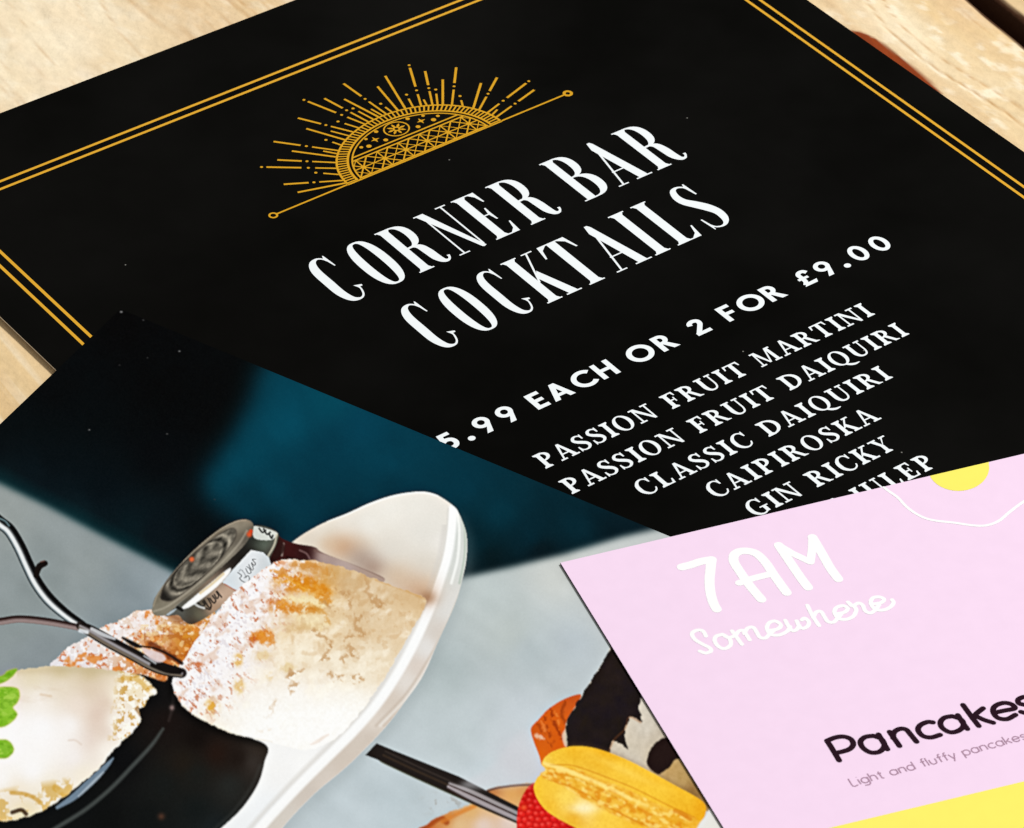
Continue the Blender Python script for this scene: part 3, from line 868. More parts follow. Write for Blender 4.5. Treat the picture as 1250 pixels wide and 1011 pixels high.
def mask(pts, feather=1.0, smooth=True, wob=0.0, wsc=8.0, seed=1):
    """soft mask of a closed outline; wob pushes the edge about with noise"""
    q = np.array(crom(pts, 8, True) if smooth else pts)
    x0, y0 = q.min(0) - 6 - 3 * feather - wob; x1, y1 = q.max(0) + 6 + 3 * feather + wob
    a0, a1 = max(int(x0 - IX), 0), min(int(x1 - IX) + 1, IW); b0, b1 = max(int(y0 - IY), 0), min(int(y1 - IY) + 1, IH)
    out = np.zeros((IH, IW))
    if a1 <= a0 or b1 <= b0: return out
    X = xx[b0:b1, a0:a1]; Y = yy[b0:b1, a0:a1]
    if wob:
        X = X + wob * fbm(X / wsc, Y / wsc, seed, 3) * 1.6; Y = Y + wob * fbm(X / wsc + 40, Y / wsc, seed + 2, 3) * 1.6
    acc = np.zeros(X.shape)
    for ox, oy in ((-.25, -.25), (.25, -.25), (-.25, .25), (.25, .25)):
        ins = np.zeros(X.shape, bool)
        for i in range(len(q)):
            ax, ay = q[i]; bx, by = q[(i + 1) % len(q)]
            if ay == by: continue
            cnd = ((ay > Y + oy) != (by > Y + oy))
            ins ^= cnd & (X + ox < (bx - ax) * (Y + oy - ay) / (by - ay) + ax)
        acc += ins * .25
    out[b0:b1, a0:a1] = acc
    return blur1(out, feather * .62)

def smask(pts, w, feather=.8, smooth=True, wob=0.0, wsc=5.0, broken=0.0):
    """soft mask of a stroke (x, y[, w]) by distance to its centre line"""
    p = [tuple(a) if len(a) == 3 else (a[0], a[1], w) for a in pts]
    q = np.array(crom(p, 6) if smooth and len(p) > 2 else p)
    m_ = q[:, 2].max() + 4 * feather
    a0, a1 = max(int(q[:, 0].min() - m_ - IX), 0), min(int(q[:, 0].max() + m_ - IX) + 1, IW)
    b0, b1 = max(int(q[:, 1].min() - m_ - IY), 0), min(int(q[:, 1].max() + m_ - IY) + 1, IH)
    out = np.zeros((IH, IW))
    if a1 <= a0 or b1 <= b0: return out
    X = xx[b0:b1, a0:a1]; Y = yy[b0:b1, a0:a1]
    if wob:
        X, Y = X + wob * fbm(X / wsc, Y / wsc, 301, 3), Y + wob * fbm(X / wsc + 30, Y / wsc, 303, 3)
    best = np.full(X.shape, 1e9)
    for i in range(len(q) - 1):
        a, b = q[i], q[i + 1]; d = b[:2] - a[:2]; L2 = d @ d + 1e-9
        t = np.clip(((X - a[0]) * d[0] + (Y - a[1]) * d[1]) / L2, 0, 1)
        best = np.minimum(best, np.hypot(X - a[0] - t * d[0], Y - a[1] - t * d[1]) - (a[2] + (b[2] - a[2]) * t) / 2)
    out[b0:b1, a0:a1] = np.clip(.5 - best / (1.5 * feather), 0, 1)
    if broken:
        out *= np.clip((n2(4.5, 305, 3) + .35 - broken) * 4, 0, 1)
    return out

def mesh_grad(pts, pw=2.6):
    """smooth colour field through (x, y, (r, g, b)) samples"""
    num = np.zeros((IH, IW, 3)); den = np.zeros((IH, IW))
    for x, y, c in pts:
        w = 1 / (((xx - x) ** 2 + (yy - y) ** 2 + 60) ** (pw / 2))
        num += w[..., None] * np.array(c, float); den += w
    return num / den[..., None]

def lay(mk, col, lab=None, amount=1.0):
    global IMG
    col = np.asarray(col, float)
    IMG = IMG + ((col if col.ndim == 3 else col[None, None]) - IMG) * (mk * amount)[..., None]
    if lab is not None: LAB[mk > .5] = lab

def n2(sc, seed, o=4, sy=None, rot=0.0):
    c, s = math.cos(rot), math.sin(rot)
    X = xx * c + yy * s; Y = -xx * s + yy * c
    return fbm(X / sc, Y / (sy or sc), seed, o)

PART = {0: 'picture', 1: 'printed_plate', 2: 'printed_jar', 3: 'printed_scone', 4: 'printed_scone', 5: 'printed_ramekin', 6: 'printed_cream', 7: 'printed_tongs',
        8: 'printed_spoon', 9: 'printed_pastry', 10: 'printed_raspberry', 11: 'printed_twist', 12: 'printed_cake', 13: 'printed_macaron'}
PLAB = {0: 'blurred teal and grey background of the printed photograph', 1: 'printed white oval plate', 2: 'printed jam jar with embossed lid and paper tag', 3: 'printed scone behind the tongs',
        4: 'large printed scone dusted with sugar', 5: 'printed black ramekin', 6: 'printed cream topped with green leaves', 7: 'printed steel tongs', 8: 'printed spoon handle',
        9: 'printed pale pastry', 10: 'printed red raspberry', 11: 'printed orange pastry twist', 12: 'printed dark chocolate cake', 13: 'printed yellow macaron'}

# ---- background: grey stone in front, near-black and teal behind, all out of focus
IMG[:] = mesh_grad([(0, 625, (150, 158, 157)), (20, 760, (142, 152, 153)), (100, 690, (148, 157, 158)), (60, 720, (140, 150, 151)), (130, 790, (132, 144, 150)), (50, 800, (138, 148, 152)),
                    (170, 730, (138, 150, 156)), (200, 715, (150, 162, 168)), (-160, 620, (160, 166, 164)), (-160, 900, (120, 130, 132)),
                    (590, 725, (186, 196, 196)), (650, 800, (184, 195, 199)), (560, 900, (194, 205, 209)), (600, 945, (199, 211, 217)), (680, 700, (202, 206, 203)), (700, 790, (184, 194, 200)),
                    (640, 870, (196, 205, 211)), (630, 930, (204, 207, 214)), (480, 985, (190, 203, 209)), (540, 820, (178, 190, 192)), (430, 1000, (196, 208, 214)), (620, 770, (188, 197, 196)),
                    (760, 740, (205, 208, 206)), (500, 1150, (190, 200, 206)), (880, 1100, (200, 205, 208))])
IMG += (n2(30, 3, 3) * 5 + n2(70, 5, 2, 26, .6) * 6)[..., None] * np.array([1, 1, 1.05])
dark = mask([(-400, 100), (-400, 470), (-200, 528), (-60, 570), (0, 590), (62, 620), (122, 652), (215, 700), (330, 735), (450, 728), (560, 706), (620, 693), (690, 676), (760, 655), (1000, 600), (1000, 100)], 5.5, False)
dcol = mesh_grad([(150, 390, (4, 4, 6)), (60, 465, (5, 9, 12)), (0, 535, (6, 16, 22)), (40, 570, (6, 20, 27)), (0, 585, (8, 26, 32)), (100, 625, (6, 24, 30)), (60, 560, (4, 14, 20)), (120, 600, (3, 12, 18)),
                  (190, 650, (5, 16, 22)), (190, 560, (3, 7, 11)), (200, 470, (3, 5, 7)), (250, 640, (2, 9, 13)), (270, 500, (4, 6, 8)), (-120, 500, (6, 18, 24)), (160, 650, (4, 22, 28))])
dcol[..., 1] += np.clip((yy - (590 + xx * .53)) / 26 + 1, 0, 1) * 22; dcol[..., 2] += np.clip((yy - (590 + xx * .53)) / 26 + 1, 0, 1) * 22
teal = mask([(322, 445), (308, 480), (285, 525), (262, 560), (247, 585), (252, 605), (266, 622), (290, 640), (340, 690), (420, 720), (540, 716), (600, 700), (800, 660), (1000, 600), (1000, 380), (420, 380)], 21, True)
tcol = mesh_grad([(320, 465, (0, 60, 78)), (353, 515, (0, 68, 88)), (255, 586, (0, 62, 80)), (300, 560, (0, 64, 83)), (403, 490, (0, 66, 84)), (403, 545, (0, 54, 72)), (440, 520, (0, 60, 80)), (470, 560, (0, 56, 74)),
                  (340, 590, (0, 56, 74)), (300, 610, (0, 50, 66)), (370, 600, (0, 50, 67)), (560, 590, (0, 50, 66)), (610, 625, (0, 46, 60)), (650, 655, (0, 36, 48)), (700, 640, (0, 34, 45)), (760, 652, (2, 24, 33)),
                  (800, 655, (4, 20, 28)), (580, 660, (0, 34, 44)), (600, 685, (2, 24, 30)), (660, 672, (3, 22, 29)), (570, 700, (6, 26, 32)), (430, 640, (0, 40, 54)), (320, 650, (0, 34, 46)), (480, 600, (0, 48, 64))])
dcol *= (.5 + .5 * np.clip((yy - 520) / 90, 0, 1))[..., None]
dcol = dcol + (tcol - dcol) * teal[..., None]
dcol += (n2(9, 71, 3) * .8 + n2(45, 73, 2, 22, .9) * 3 * teal)[..., None] * np.array([.3, 1, 1.2])
lay(dark, dcol)
lay(blur1(dark, 4) * (1 - dark), (40, 70, 72), None, .35)

# ---- plate
PL = [(330, 690), (358, 661), (390, 641), (424, 627), (450, 615), (476, 606), (496, 602), (516, 600.5), (532, 604), (546, 612), (557, 622), (564, 636), (569, 652), (570, 670), (567, 695), (556, 735), (536, 780), (516, 825),
      (493, 858), (471, 887), (440, 920), (415, 943), (385, 968), (352, 1002), (300, 1062), (200, 1120), (80, 1140), (40, 1060), (120, 960), (200, 850)]
lay(mask([(x + 7, y + 9) for x, y in PL], 9), (150, 160, 162), None, .30)
mp = mask(PL, .9)
pcol = mesh_grad([(372, 660, (222, 212, 198)), (400, 645, (228, 222, 210)), (424, 640, (234, 229, 220)), (450, 640, (238, 235, 228)), (475, 622, (240, 237, 230)), (510, 618, (236, 233, 226)), (515, 650, (230, 227, 220)), (480, 670, (226, 221, 212)), (520, 690, (222, 216, 206)),
                  (535, 640, (232, 229, 222)), (440, 668, (226, 214, 198)), (530, 715, (226, 214, 198)), (540, 660, (236, 233, 228)), (500, 800, (238, 237, 235)), (460, 870, (240, 240, 239)), (400, 940, (242, 243, 244)), (330, 990, (242, 245, 248)), (340, 940, (246, 246, 246)),
                  (380, 930, (250, 250, 250)), (300, 1030, (240, 243, 246)), (430, 900, (246, 246, 246)), (480, 700, (222, 212, 198))])
pcol += (n2(26, 91, 3) * 2.5)[..., None]
lay(mp, pcol, 1)
# outside of the wall below the rim: warm grey
rim = [(553, 622), (551, 650), (546, 680), (536, 712), (524, 745), (506, 785), (487, 820), (462, 858), (432, 893), (400, 925), (362, 963), (318, 1011), (280, 1060)]
wall = mask(rim + [(330, 1070), (372, 1010), (420, 960), (480, 905), (530, 840), (560, 765), (585, 690), (585, 640), (570, 610)], 2.0)
wcol = mesh_grad([(566, 640, (206, 212, 208)), (562, 690, (214, 218, 215)), (545, 740, (222, 222, 220)), (535, 775, (212, 204, 196)), (520, 790, (228, 226, 224)), (510, 815, (218, 206, 196)), (495, 830, (226, 220, 214)), (480, 858, (214, 202, 190)), (455, 880, (222, 212, 202)), (455, 905, (206, 194, 182)),
                  (420, 930, (208, 196, 184)), (400, 955, (214, 204, 194)), (380, 970, (206, 196, 186)), (350, 1000, (212, 205, 196))])
lay(wall * mp, wcol, None, .95)
for dx, a, c in ((9, .55, (196, 182, 168)), (14, .5, (240, 238, 234)), (19, .55, (200, 184, 170))):
    lay(smask([(558 + dx * .3, 728), (540 + dx * .55, 765), (514 + dx * .8, 808), (486 + dx, 848), (450 + dx, 886)], 3.2, 2) * mp, c, None, a)
lay(smask([(x - 9, y - 4) for x, y in rim], 6, 3) * mp * (yy > 640), (214, 211, 206), None, .55)
lay(smask(rim, 11, 2.4) * mp, (252, 253, 254), None, .95)                                       # bright rim
lay(smask([(x - 6, y - 1) for x, y in rim[:5]], 2.0, 1.5) * mp, (208, 206, 200), None, .5)
lay(smask([(563, 625), (567.5, 648), (567, 680), (561, 712)], 3.2, 1.2) * mp, (176, 190, 178), None, .7)
lay(smask([(556, 618), (560.5, 645), (559, 680), (551, 712)], 3.4, 1.5) * mp, (244, 246, 244), None, .9)
lay(smask([(400, 636), (424, 627.5), (450, 616), (476, 607), (497, 602.5), (518, 601.5), (534, 605)], 3, 1.2) * mp, (248, 247, 243), None, .8)
for x, y, r, c, a in ((418, 668, 17, (196, 146, 104), .62), (440, 682, 16, (150, 128, 118), .5), (402, 664, 10, (214, 186, 156), .5), (508, 722, 20, (196, 150, 112), .62), (522, 730, 9, (150, 98, 58), .6), (455, 694, 14, (150, 120, 104), .6), (485, 706, 18, (206, 176, 146), .5)):
    lay(np.exp(-(((xx - x) / (r * 1.25)) ** 2 + ((yy - y) / r) ** 2)) * mp, c, None, a)

# ---- scone at the back
SB = [(62, 814), (70, 803), (78, 795), (90, 786), (103, 780), (127, 766), (148, 757), (158, 751), (168, 746.5), (190, 744), (215, 742), (258, 742), (262, 770), (245, 800), (226, 822), (208, 836), (180, 838), (120, 836), (80, 826)]
ms = mask(SB, .8, True, 1.6, 6, 31)
lay(ms, mesh_grad([(70, 810, (232, 228, 232)), (110, 800, (236, 228, 228)), (140, 775, (238, 234, 236)), (180, 760, (238, 230, 230)), (170, 800, (214, 150, 92)), (200, 770, (216, 160, 92)), (225, 775, (214, 140, 40)), (235, 795, (205, 120, 30)), (215, 752, (216, 182, 150)), (200, 810, (196, 110, 50))]), 3)
sp_ = n2(5.2, 33, 4, 4.2, .5)
lay(ms * np.clip((sp_ - .12) * 5, 0, 1) * np.clip((235 - xx) / 60, 0, 1), (206, 118, 62), None, .8)
lay(ms * np.clip((n2(4.0, 35, 3) - .1) * 6, 0, 1) * np.clip((215 - xx) / 40, 0, 1), (250, 247, 250), None, .8)
lay(ms * np.clip((n2(12, 37, 3) - .25) * 6, 0, 1), (222, 128, 40), None, .75)
lay(ms * np.clip((n2(6, 39, 4, 5, .5) - .02) * 5, 0, 1) * (yy < 775) * (xx > 150), (246, 240, 240), None, .8)
lay(ms * np.clip((n2(8, 41, 4) - .05) * 5, 0, 1) * (xx > 175) * (yy > 758), (176, 92, 28), None, .55)
lay(ms * np.clip((n2(6, 45, 4) - .14) * 5, 0, 1) * (xx > 165) * (yy > 762), (244, 214, 160), None, .6)
lay(smask([(182, 786), (205, 800), (232, 815)], 6, 2, True, 3) * ms, (104, 44, 20), None, .75)
lay(smask([(205, 748), (222, 757), (240, 752), (262, 738)], 9, 5) * ms, (120, 66, 34), None, .55)

# ---- ramekin
RB = [(200, 832), (206, 822), (214, 812), (222, 830), (240, 868), (286, 893), (325, 910), (323, 930), (315, 957), (296, 986), (270, 1011), (236, 1040), (150, 1090), (40, 1110), (-50, 1080), (-92, 1010), (-84, 940), (-40, 870), (20, 860), (70, 940), (120, 890), (130, 850), (165, 824)]
mr = mask(RB, 1.0)
lay(mr, mesh_grad([(190, 850, (14, 13, 14)), (215, 850, (18, 16, 16)), (205, 880, (24, 16, 14)), (240, 900, (16, 10, 8)), (265, 920, (34, 20, 14)), (290, 925, (26, 18, 14)), (310, 930, (52, 46, 42)), (316, 915, (48, 40, 34)), (240, 945, (24, 26, 24)), (280, 960, (34, 36, 34)), (200, 960, (20, 23, 22)), (240, 990, (17, 22, 22)),
                   (180, 1000, (14, 17, 17)), (130, 1000, (10, 12, 12)), (100, 990, (12, 14, 15)), (150, 930, (9, 10, 12)), (260, 1010, (24, 30, 32)), (60, 1005, (12, 14, 15)), (225, 930, (30, 24, 18))]), 5)
lay(smask([(55, 1019, 4), (75, 1007, 5), (105, 988, 5), (135, 963, 5), (162, 935, 5), (185, 910, 4.5), (199, 890, 3)], 5, 2.2) * mr, (78, 84, 82), None, .75)
lay(smask([(212, 842, 5), (211, 862, 4), (206, 880, 3)], 4, 2) * mr, (60, 50, 48), None, .5)
lay(smask([(70, 986, 4), (90, 973, 8), (112, 953, 9), (130, 935, 6), (138, 926, 2)], 8, 1.6) * mr, (128, 150, 170), None, .85)
lay(smask([(96, 972, 2), (116, 953, 3.5), (126, 943, 2)], 3, 1.5) * mr, (196, 206, 214), None, .5)
lay(smask([(318, 935), (306, 962), (284, 992), (262, 1012)], 4, 3) * mr, (70, 72, 70), None, .35)
for x, y, r, c in ((210, 864, 3.0, (190, 160, 156)), (197, 997, 4.2, (96, 60, 44))):
    lay(np.exp(-(((xx - x) / r) ** 2 + ((yy - y) / r) ** 2)) * mr, c, None, .7)

# ---- cream
CR = [(-64, 905), (-56, 866), (-34, 845), (0, 833), (14, 823), (34, 816.5), (68, 813.5), (103, 815), (132, 818), (160, 822), (178, 829), (186, 838), (192, 846), (182, 852), (176, 862), (169, 868), (171, 882), (158, 897), (137, 918), (119, 940), (91, 963), (64, 983), (34, 997), (0, 1002), (-34, 988), (-56, 952)]
mc = mask(CR, .9, True, 1.0, 5, 43)
lay(mc, mesh_grad([(0, 850, (238, 228, 214)), (40, 825, (232, 220, 192)), (75, 820, (214, 198, 160)), (110, 822, (210, 192, 154)), (75, 838, (236, 224, 206)), (112, 842, (224, 206, 184)), (128, 858, (226, 206, 188)), (50, 855, (250, 244, 238)), (95, 862, (240, 226, 214)), (118, 872, (228, 208, 194)), (126, 893, (232, 216, 202)), (108, 902, (238, 226, 218)), (85, 885, (250, 247, 246)), (50, 890, (252, 251, 253)), (10, 900, (253, 252, 254)),
                   (90, 925, (246, 240, 238)), (40, 940, (253, 252, 253)), (0, 950, (253, 251, 250)), (60, 960, (246, 238, 222)), (20, 970, (244, 232, 212)), (140, 850, (250, 242, 224)), (140, 880, (253, 249, 240)), (160, 890, (250, 246, 238)), (160, 840, (244, 230, 196)), (130, 915, (250, 244, 236)), (100, 945, (246, 238, 222)), (30, 990, (236, 222, 186)), (-160, 920, (250, 248, 248))]), 6)
lay(mc * np.clip((n2(22, 51, 4, 9, .12) - .2) * 2, 0, 1) * np.clip((130 - xx) / 30, 0, 1) * np.clip((880 - yy) / 30, 0, 1), (216, 194, 168), None, .25)
lay(mc * np.exp(-(((xx - 118 + (yy - 880) * .25) / 12) ** 2 + ((yy - 880) / 34) ** 2)), (222, 200, 184), None, .45)
lay(mc * np.exp(-(((xx - 30) / 62) ** 2 + ((yy - 905) / 38) ** 2) ** 2), (255, 254, 255), None, .75)
lay(mc * np.exp(-((yy - 817 - (xx - 80) ** 2 * .0006) / 6) ** 2) * (xx > 20) * (xx < 150), (198, 180, 140), None, .45)
cr_edge = mc * np.clip((xx - (140 - (yy - 815) * .12)) / 14, 0, 1) * (yy < 905)
lay(cr_edge * np.clip((n2(5.0, 53, 3) - .02) * 5, 0, 1), (206, 160, 74), None, .8)
lay(cr_edge * np.clip((n2(4.4, 57, 3) - .08) * 6, 0, 1), (255, 252, 240), None, .9)
low = mc * np.clip((yy - (962 - np.clip(xx, 0, 200) * .18)) / 10, 0, 1) * (xx < 90)
lay(low * np.clip((n2(9, 59, 3) - .02) * 4, 0, 1), (214, 172, 84), None, .75)
for pts, w, c, a in (([(14, 968), (32, 970), (48, 978)], 5, (206, 158, 66), .7), ([(68, 962), (78, 968), (84, 962)], 9, (214, 168, 70), .7), ([(15, 992), (26, 989), (32, 994)], 5, (64, 44, 26), .9), 
                     ([(84, 904), (92, 904), (99, 909)], 2.4, (222, 204, 190), .5), ([(50, 848), (62, 850)], 3, (214, 184, 150), .4), ([(168, 866), (172, 872)], 6, (126, 78, 30), .6), ([(150, 828), (168, 830), (180, 842)], 6, (214, 164, 60), .55)):
    lay(smask(pts, w, 1.4) * mc, c, None, a)
for pts in ([(-30, 845), (0, 839), (20, 840), (24, 849), (21, 858), (16, 864), (21, 872), (15, 881), (0, 888), (-26, 880)], [(-40, 905), (0, 903), (11, 905), (17, 915), (11, 924), (0, 926), (-40, 924)], [(-30, 830), (0, 826), (10, 819), (21, 817), (14, 827), (0, 835), (-30, 842)]):
    g = mask(pts, .9)
    lay(g, mesh_grad([(0, 845, (112, 176, 26)), (12, 852, (160, 206, 70)), (5, 870, (150, 204, 60)), (0, 880, (126, 186, 36)), (8, 914, (146, 196, 62)), (12, 822, (120, 176, 40)), (0, 915, (120, 184, 40))]), 6)
    lay(g * np.clip(n2(7, 107, 3, 4) * 2, 0, 1), (92, 150, 20), None, .45)
    lay(g * np.clip(-n2(6, 109, 3, 4) * 2 - .2, 0, 1), (190, 222, 100), None, .5)
    lay(smask(pts, 2.5, 1.5), (222, 196, 90), None, .25)

# ---- jar
Z3 = lambda a, b: (170 + a / 6.32, 620 + b / 6.32)
z3 = lambda L_: [Z3(a, b) for a, b in L_]
jar_back = mask([(325, 646), (345, 658), (362, 664), (384, 668), (396, 676), (440, 693), (470, 708), (440, 716), (380, 705), (330, 700), (300, 690)], .9)
lay(jar_back, mesh_grad([(335, 670, (48, 16, 16)), (355, 672, (58, 18, 18)), (372, 676, (42, 14, 14)), (396, 680, (182, 160, 152)), (420, 690, (186, 166, 158)), (450, 702, (176, 152, 138)), (345, 690, (60, 20, 18))]), 2)
for pts, w, c, a in (([(346, 664), (344, 678)], 2.6, (190, 180, 170), .7), ([(366, 672), (374, 676), (378, 682)], 2, (150, 120, 118), .6), ([(384, 672), (420, 684), (470, 706)], 2, (120, 92, 82), .6), ([(332, 676), (338, 684)], 4, (90, 30, 26), .6), ([(350, 680), (362, 684)], 2, (24, 8, 8), .6)):
    lay(smask(pts, w, 1.2) * jar_back, c, None, a)
side = mask(z3([(200, 832), (300, 745), (640, 450), (850, 190), (890, 140), (960, 140), (1050, 180), (1075, 240), (1010, 400), (1000, 480), (760, 650), (600, 790), (420, 897), (340, 870), (300, 830)]), .8)
lay(side, mesh_grad([(*Z3(870, 260), (34, 34, 30)), (*Z3(905, 290), (84, 94, 84)), (*Z3(965, 290), (112, 126, 112)), (*Z3(860, 330), (26, 24, 22)), (*Z3(780, 400), (22, 20, 18)), (*Z3(1010, 330), (70, 66, 60)), (*Z3(820, 320), (30, 28, 26)), (*Z3(740, 420), (40, 34, 30)), (*Z3(450, 830), (120, 120, 96)), (*Z3(400, 820), (60, 60, 54)), (*Z3(640, 690), (206, 178, 156)), (*Z3(560, 780), (196, 160, 132)),
                     (*Z3(480, 760), (72, 68, 60)), (*Z3(700, 640), (206, 176, 154)), (*Z3(420, 880), (60, 40, 30)), (*Z3(330, 800), (90, 92, 88)), (*Z3(1000, 450), (60, 40, 34))]), 2)
lay(mask(z3([(330, 770), (420, 690), (540, 590), (690, 470), (700, 500), (620, 590), (500, 690), (380, 770)]), 1.0), (250, 252, 254))
lay(smask(z3([(470, 660), (560, 590), (650, 510)]), 3.0, 1.2), (206, 176, 120), None, .6)
lay(mask(z3([(205, 820), (290, 775), (270, 800), (225, 830)]), 1.0), (190, 204, 214), None, .9)
lay(smask(z3([(296, 770), (330, 790)]), 4, 1), (24, 22, 20), None, .9)
lay(mask(z3([(880, 150), (930, 148), (1050, 185), (1062, 215), (1010, 250), (890, 235)]), .8), (214, 218, 212), None, .95)
lay(smask(z3([(1060, 210), (1040, 290), (990, 380)]), 2.6, 1), (196, 190, 170), None, .8)
lid = mask(z3([(102, 770), (125, 690), (230, 540), (400, 350), (600, 180), (740, 105), (825, 92), (872, 115), (880, 160), (850, 230), (800, 300), (650, 445), (450, 625), (300, 745), (205, 825), (130, 832), (102, 805)]), .8)
lay(lid, mesh_grad([(*Z3(120, 780), (104, 98, 82)), (*Z3(170, 800), (124, 118, 102)), (*Z3(300, 700), (116, 108, 94)), (*Z3(500, 570), (120, 112, 98)), (*Z3(700, 400), (110, 104, 92)), (*Z3(820, 130), (134, 124, 106)), (*Z3(760, 120), (128, 120, 104)), (*Z3(600, 190), (108, 98, 82)), (*Z3(400, 360), (112, 102, 88)), (*Z3(220, 560), (110, 102, 90)), (*Z3(860, 200), (60, 54, 48)), (*Z3(780, 300), (84, 78, 70))]), 2)
lidin_pts = z3([(165, 690), (200, 590), (300, 460), (450, 330), (600, 215), (700, 160), (745, 172), (738, 240), (650, 370), (510, 515), (380, 630), (260, 712), (190, 715)])
lidin = mask(lidin_pts, .9)
cx_, cy_ = Z3(455, 440); ang_ = math.atan2(-530, 575)
ca, sa = math.cos(ang_), math.sin(ang_)
lu = ((xx - cx_) * ca + (yy - cy_) * sa) / 61; lv = (-(xx - cx_) * sa + (yy - cy_) * ca) / 23
rr = np.hypot(lu, lv); th_ = np.arctan2(lv, lu)
orn = n2(5.5, 63, 3, 3.2, ang_)
emboss = 1.1 * np.exp(-((rr - .80) / .05) ** 2) - 1.0 * np.exp(-((rr - .69) / .05) ** 2) + .7 * np.exp(-((rr - .60) / .04) ** 2) + np.sin(lu * 16 + 2.2 * np.cos(lv * 5)) * .55 * (rr < .6) + orn * .8
lay(lidin, np.clip(np.stack([100 + 46 * emboss, 95 + 44 * emboss, 85 + 40 * emboss], -1), 20, 220), 2)
lay(lidin * np.clip((-lv - .42 - .1 * lu) * 4, 0, 1), (26, 24, 22), None, .92)
lay(lidin * np.clip((-lu - .74) * 6, 0, 1), (24, 22, 20), None, .85)
lay(smask(lidin_pts + lidin_pts[:1], 2.2, 1.1), (60, 54, 48), None, .55)
lay(lid * (1 - lidin) * np.clip(.5 + n2(14, 105, 3), 0, 1), (158, 150, 134), None, .45)
lay(smask(z3([(112, 800), (200, 770), (300, 705), (450, 590), (620, 440), (760, 290), (830, 180)]), 2.6, 1.3) * lid, (196, 188, 170), None, .4)
lay(smask(z3([(108, 760), (150, 655), (240, 525), (400, 352), (600, 185), (740, 110), (820, 97)]), 1.6, .9) * lid, (168, 158, 140), None, .6)
for a, b, r, c in ((850, 205, 3.6, (214, 84, 44)), (862, 182, 2.5, (214, 70, 34)), (405, 398, 3.2, (226, 106, 60))):
    x, y = Z3(a, b); lay(np.exp(-(((xx - x) / r) ** 2 + ((yy - y) / r) ** 2) ** 1.5), c, None, .95)
tag = mask(z3([(862, 326), (955, 345), (1000, 385), (1026, 462), (1000, 500), (900, 560), (800, 625), (755, 643), (690, 610), (640, 575), (720, 480)]), .6, False)
lay(tag, mesh_grad([(*Z3(700, 560), (214, 222, 228)), (*Z3(870, 400), (226, 230, 234)), (*Z3(980, 420), (206, 212, 216)), (*Z3(800, 580), (224, 228, 232))]), 2)
lay(smask(z3([(660, 590), (755, 642), (800, 626), (890, 570)]), 1.6, .8), (170, 80, 50), None, .6)
for L_, w in (([(760, 500), (790, 525), (775, 545), (800, 570), (830, 575), (850, 550), (838, 525), (812, 540)], .95), ([(770, 490), (785, 478), (810, 505), (826, 540)], .9), ([(822, 470), (840, 505), (862, 500), (850, 470), (830, 455)], .95), ([(845, 440), (868, 480), (880, 470), (866, 430)], .95), ([(868, 425), (885, 445), (896, 430), (872, 400), (898, 398)], .95), ([(900, 560), (935, 530), (975, 485)], .9)):
    lay(smask(z3(L_), w, .7), (40, 42, 46), None, .85 if w != .9 else .45)
for L_ in ([(455, 735), (480, 760), (505, 748), (490, 725)], [(500, 715), (540, 770), (555, 750), (530, 700)], [(545, 700), (575, 735), (590, 715), (565, 680)], [(580, 670), (600, 700), (612, 680), (595, 650)], [(600, 645), (635, 690)], [(515, 775), (545, 785), (555, 765)]):
    lay(smask(z3(L_), 1.8, .8), (26, 24, 24), None, .85)
lay(smask(z3([(420, 735), (455, 760), (500, 775)]), 2.5, 1), (232, 236, 238), None, .7)
for L_ in ([(925, 160), (950, 190), (975, 175)], [(960, 165), (985, 205), (1010, 190)], [(1000, 200), (1020, 235), (1030, 215)]):
    lay(smask(z3(L_), 2.2, .8), (26, 26, 26), None, .9)
lay(mask(z3([(1075, 230), (1110, 270), (1120, 330), (1040, 420), (1010, 400), (1060, 290)]), 1), (44, 22, 20), None, .9)

# ---- front scone
SF = [(331, 689), (348, 684), (366, 684), (399, 688), (430, 697), (459, 708), (490, 719), (519, 731), (516, 746), (500, 775), (484, 802), (468, 830), (452, 853), (434, 876), (416, 896), (398, 908), (378, 915), (352, 912), (331, 906), (306, 901), (284, 895), (260, 886), (238, 874), (226, 864), (217, 853), (211, 840), (212, 828),
      (217, 818), (224, 806), (240, 782), (258, 757), (274, 736), (292, 718), (312, 702)]
mf = mask(SF, .8, True, 1.3, 6, 61)
lay(blur1(mask([(x - 5, y + 6) for x, y in SF], 3), 3) * mr * (1 - mf), (6, 6, 6), None, .6)
lay(mf, mesh_grad([(225, 835, (242, 240, 248)), (250, 800, (242, 239, 247)), (280, 760, (240, 236, 244)), (310, 715, (240, 232, 236)), (290, 800, (246, 240, 238)), (345, 700, (236, 220, 212)), (320, 745, (238, 218, 202)), (360, 716, (222, 150, 60)), (395, 706, (214, 160, 84)), (380, 695, (210, 158, 90)), (430, 712, (216, 188, 146)), (460, 725, (224, 200, 164)), (500, 738, (226, 200, 160)), (380, 740, (236, 214, 172)), (365, 735, (240, 220, 176)), (400, 770, (236, 216, 182)), (340, 770, (238, 214, 172)), (310, 790, (240, 226, 206)), (440, 760, (226, 204, 170)), (480, 770, (230, 208, 174)),
                   (460, 800, (236, 220, 192)), (420, 810, (238, 224, 198)), (440, 830, (242, 230, 208)), (370, 800, (244, 232, 208)), (400, 840, (251, 246, 236)), (360, 850, (252, 249, 244)), (430, 850, (250, 245, 234)), (320, 850, (251, 247, 240)), (300, 830, (250, 244, 236)), (280, 870, (250, 246, 238)), (250, 860, (246, 232, 204)), (330, 890, (252, 251, 249)), (380, 900, (253, 253, 253)), (410, 880, (252, 251, 249)), (260, 840, (244, 236, 232))]), 4)
hz = np.clip(1 - (xx - 225 - (880 - yy) * .62) / 62, 0, 1) * np.clip((890 - yy) / 30, 0, 1)       # the sugared flank
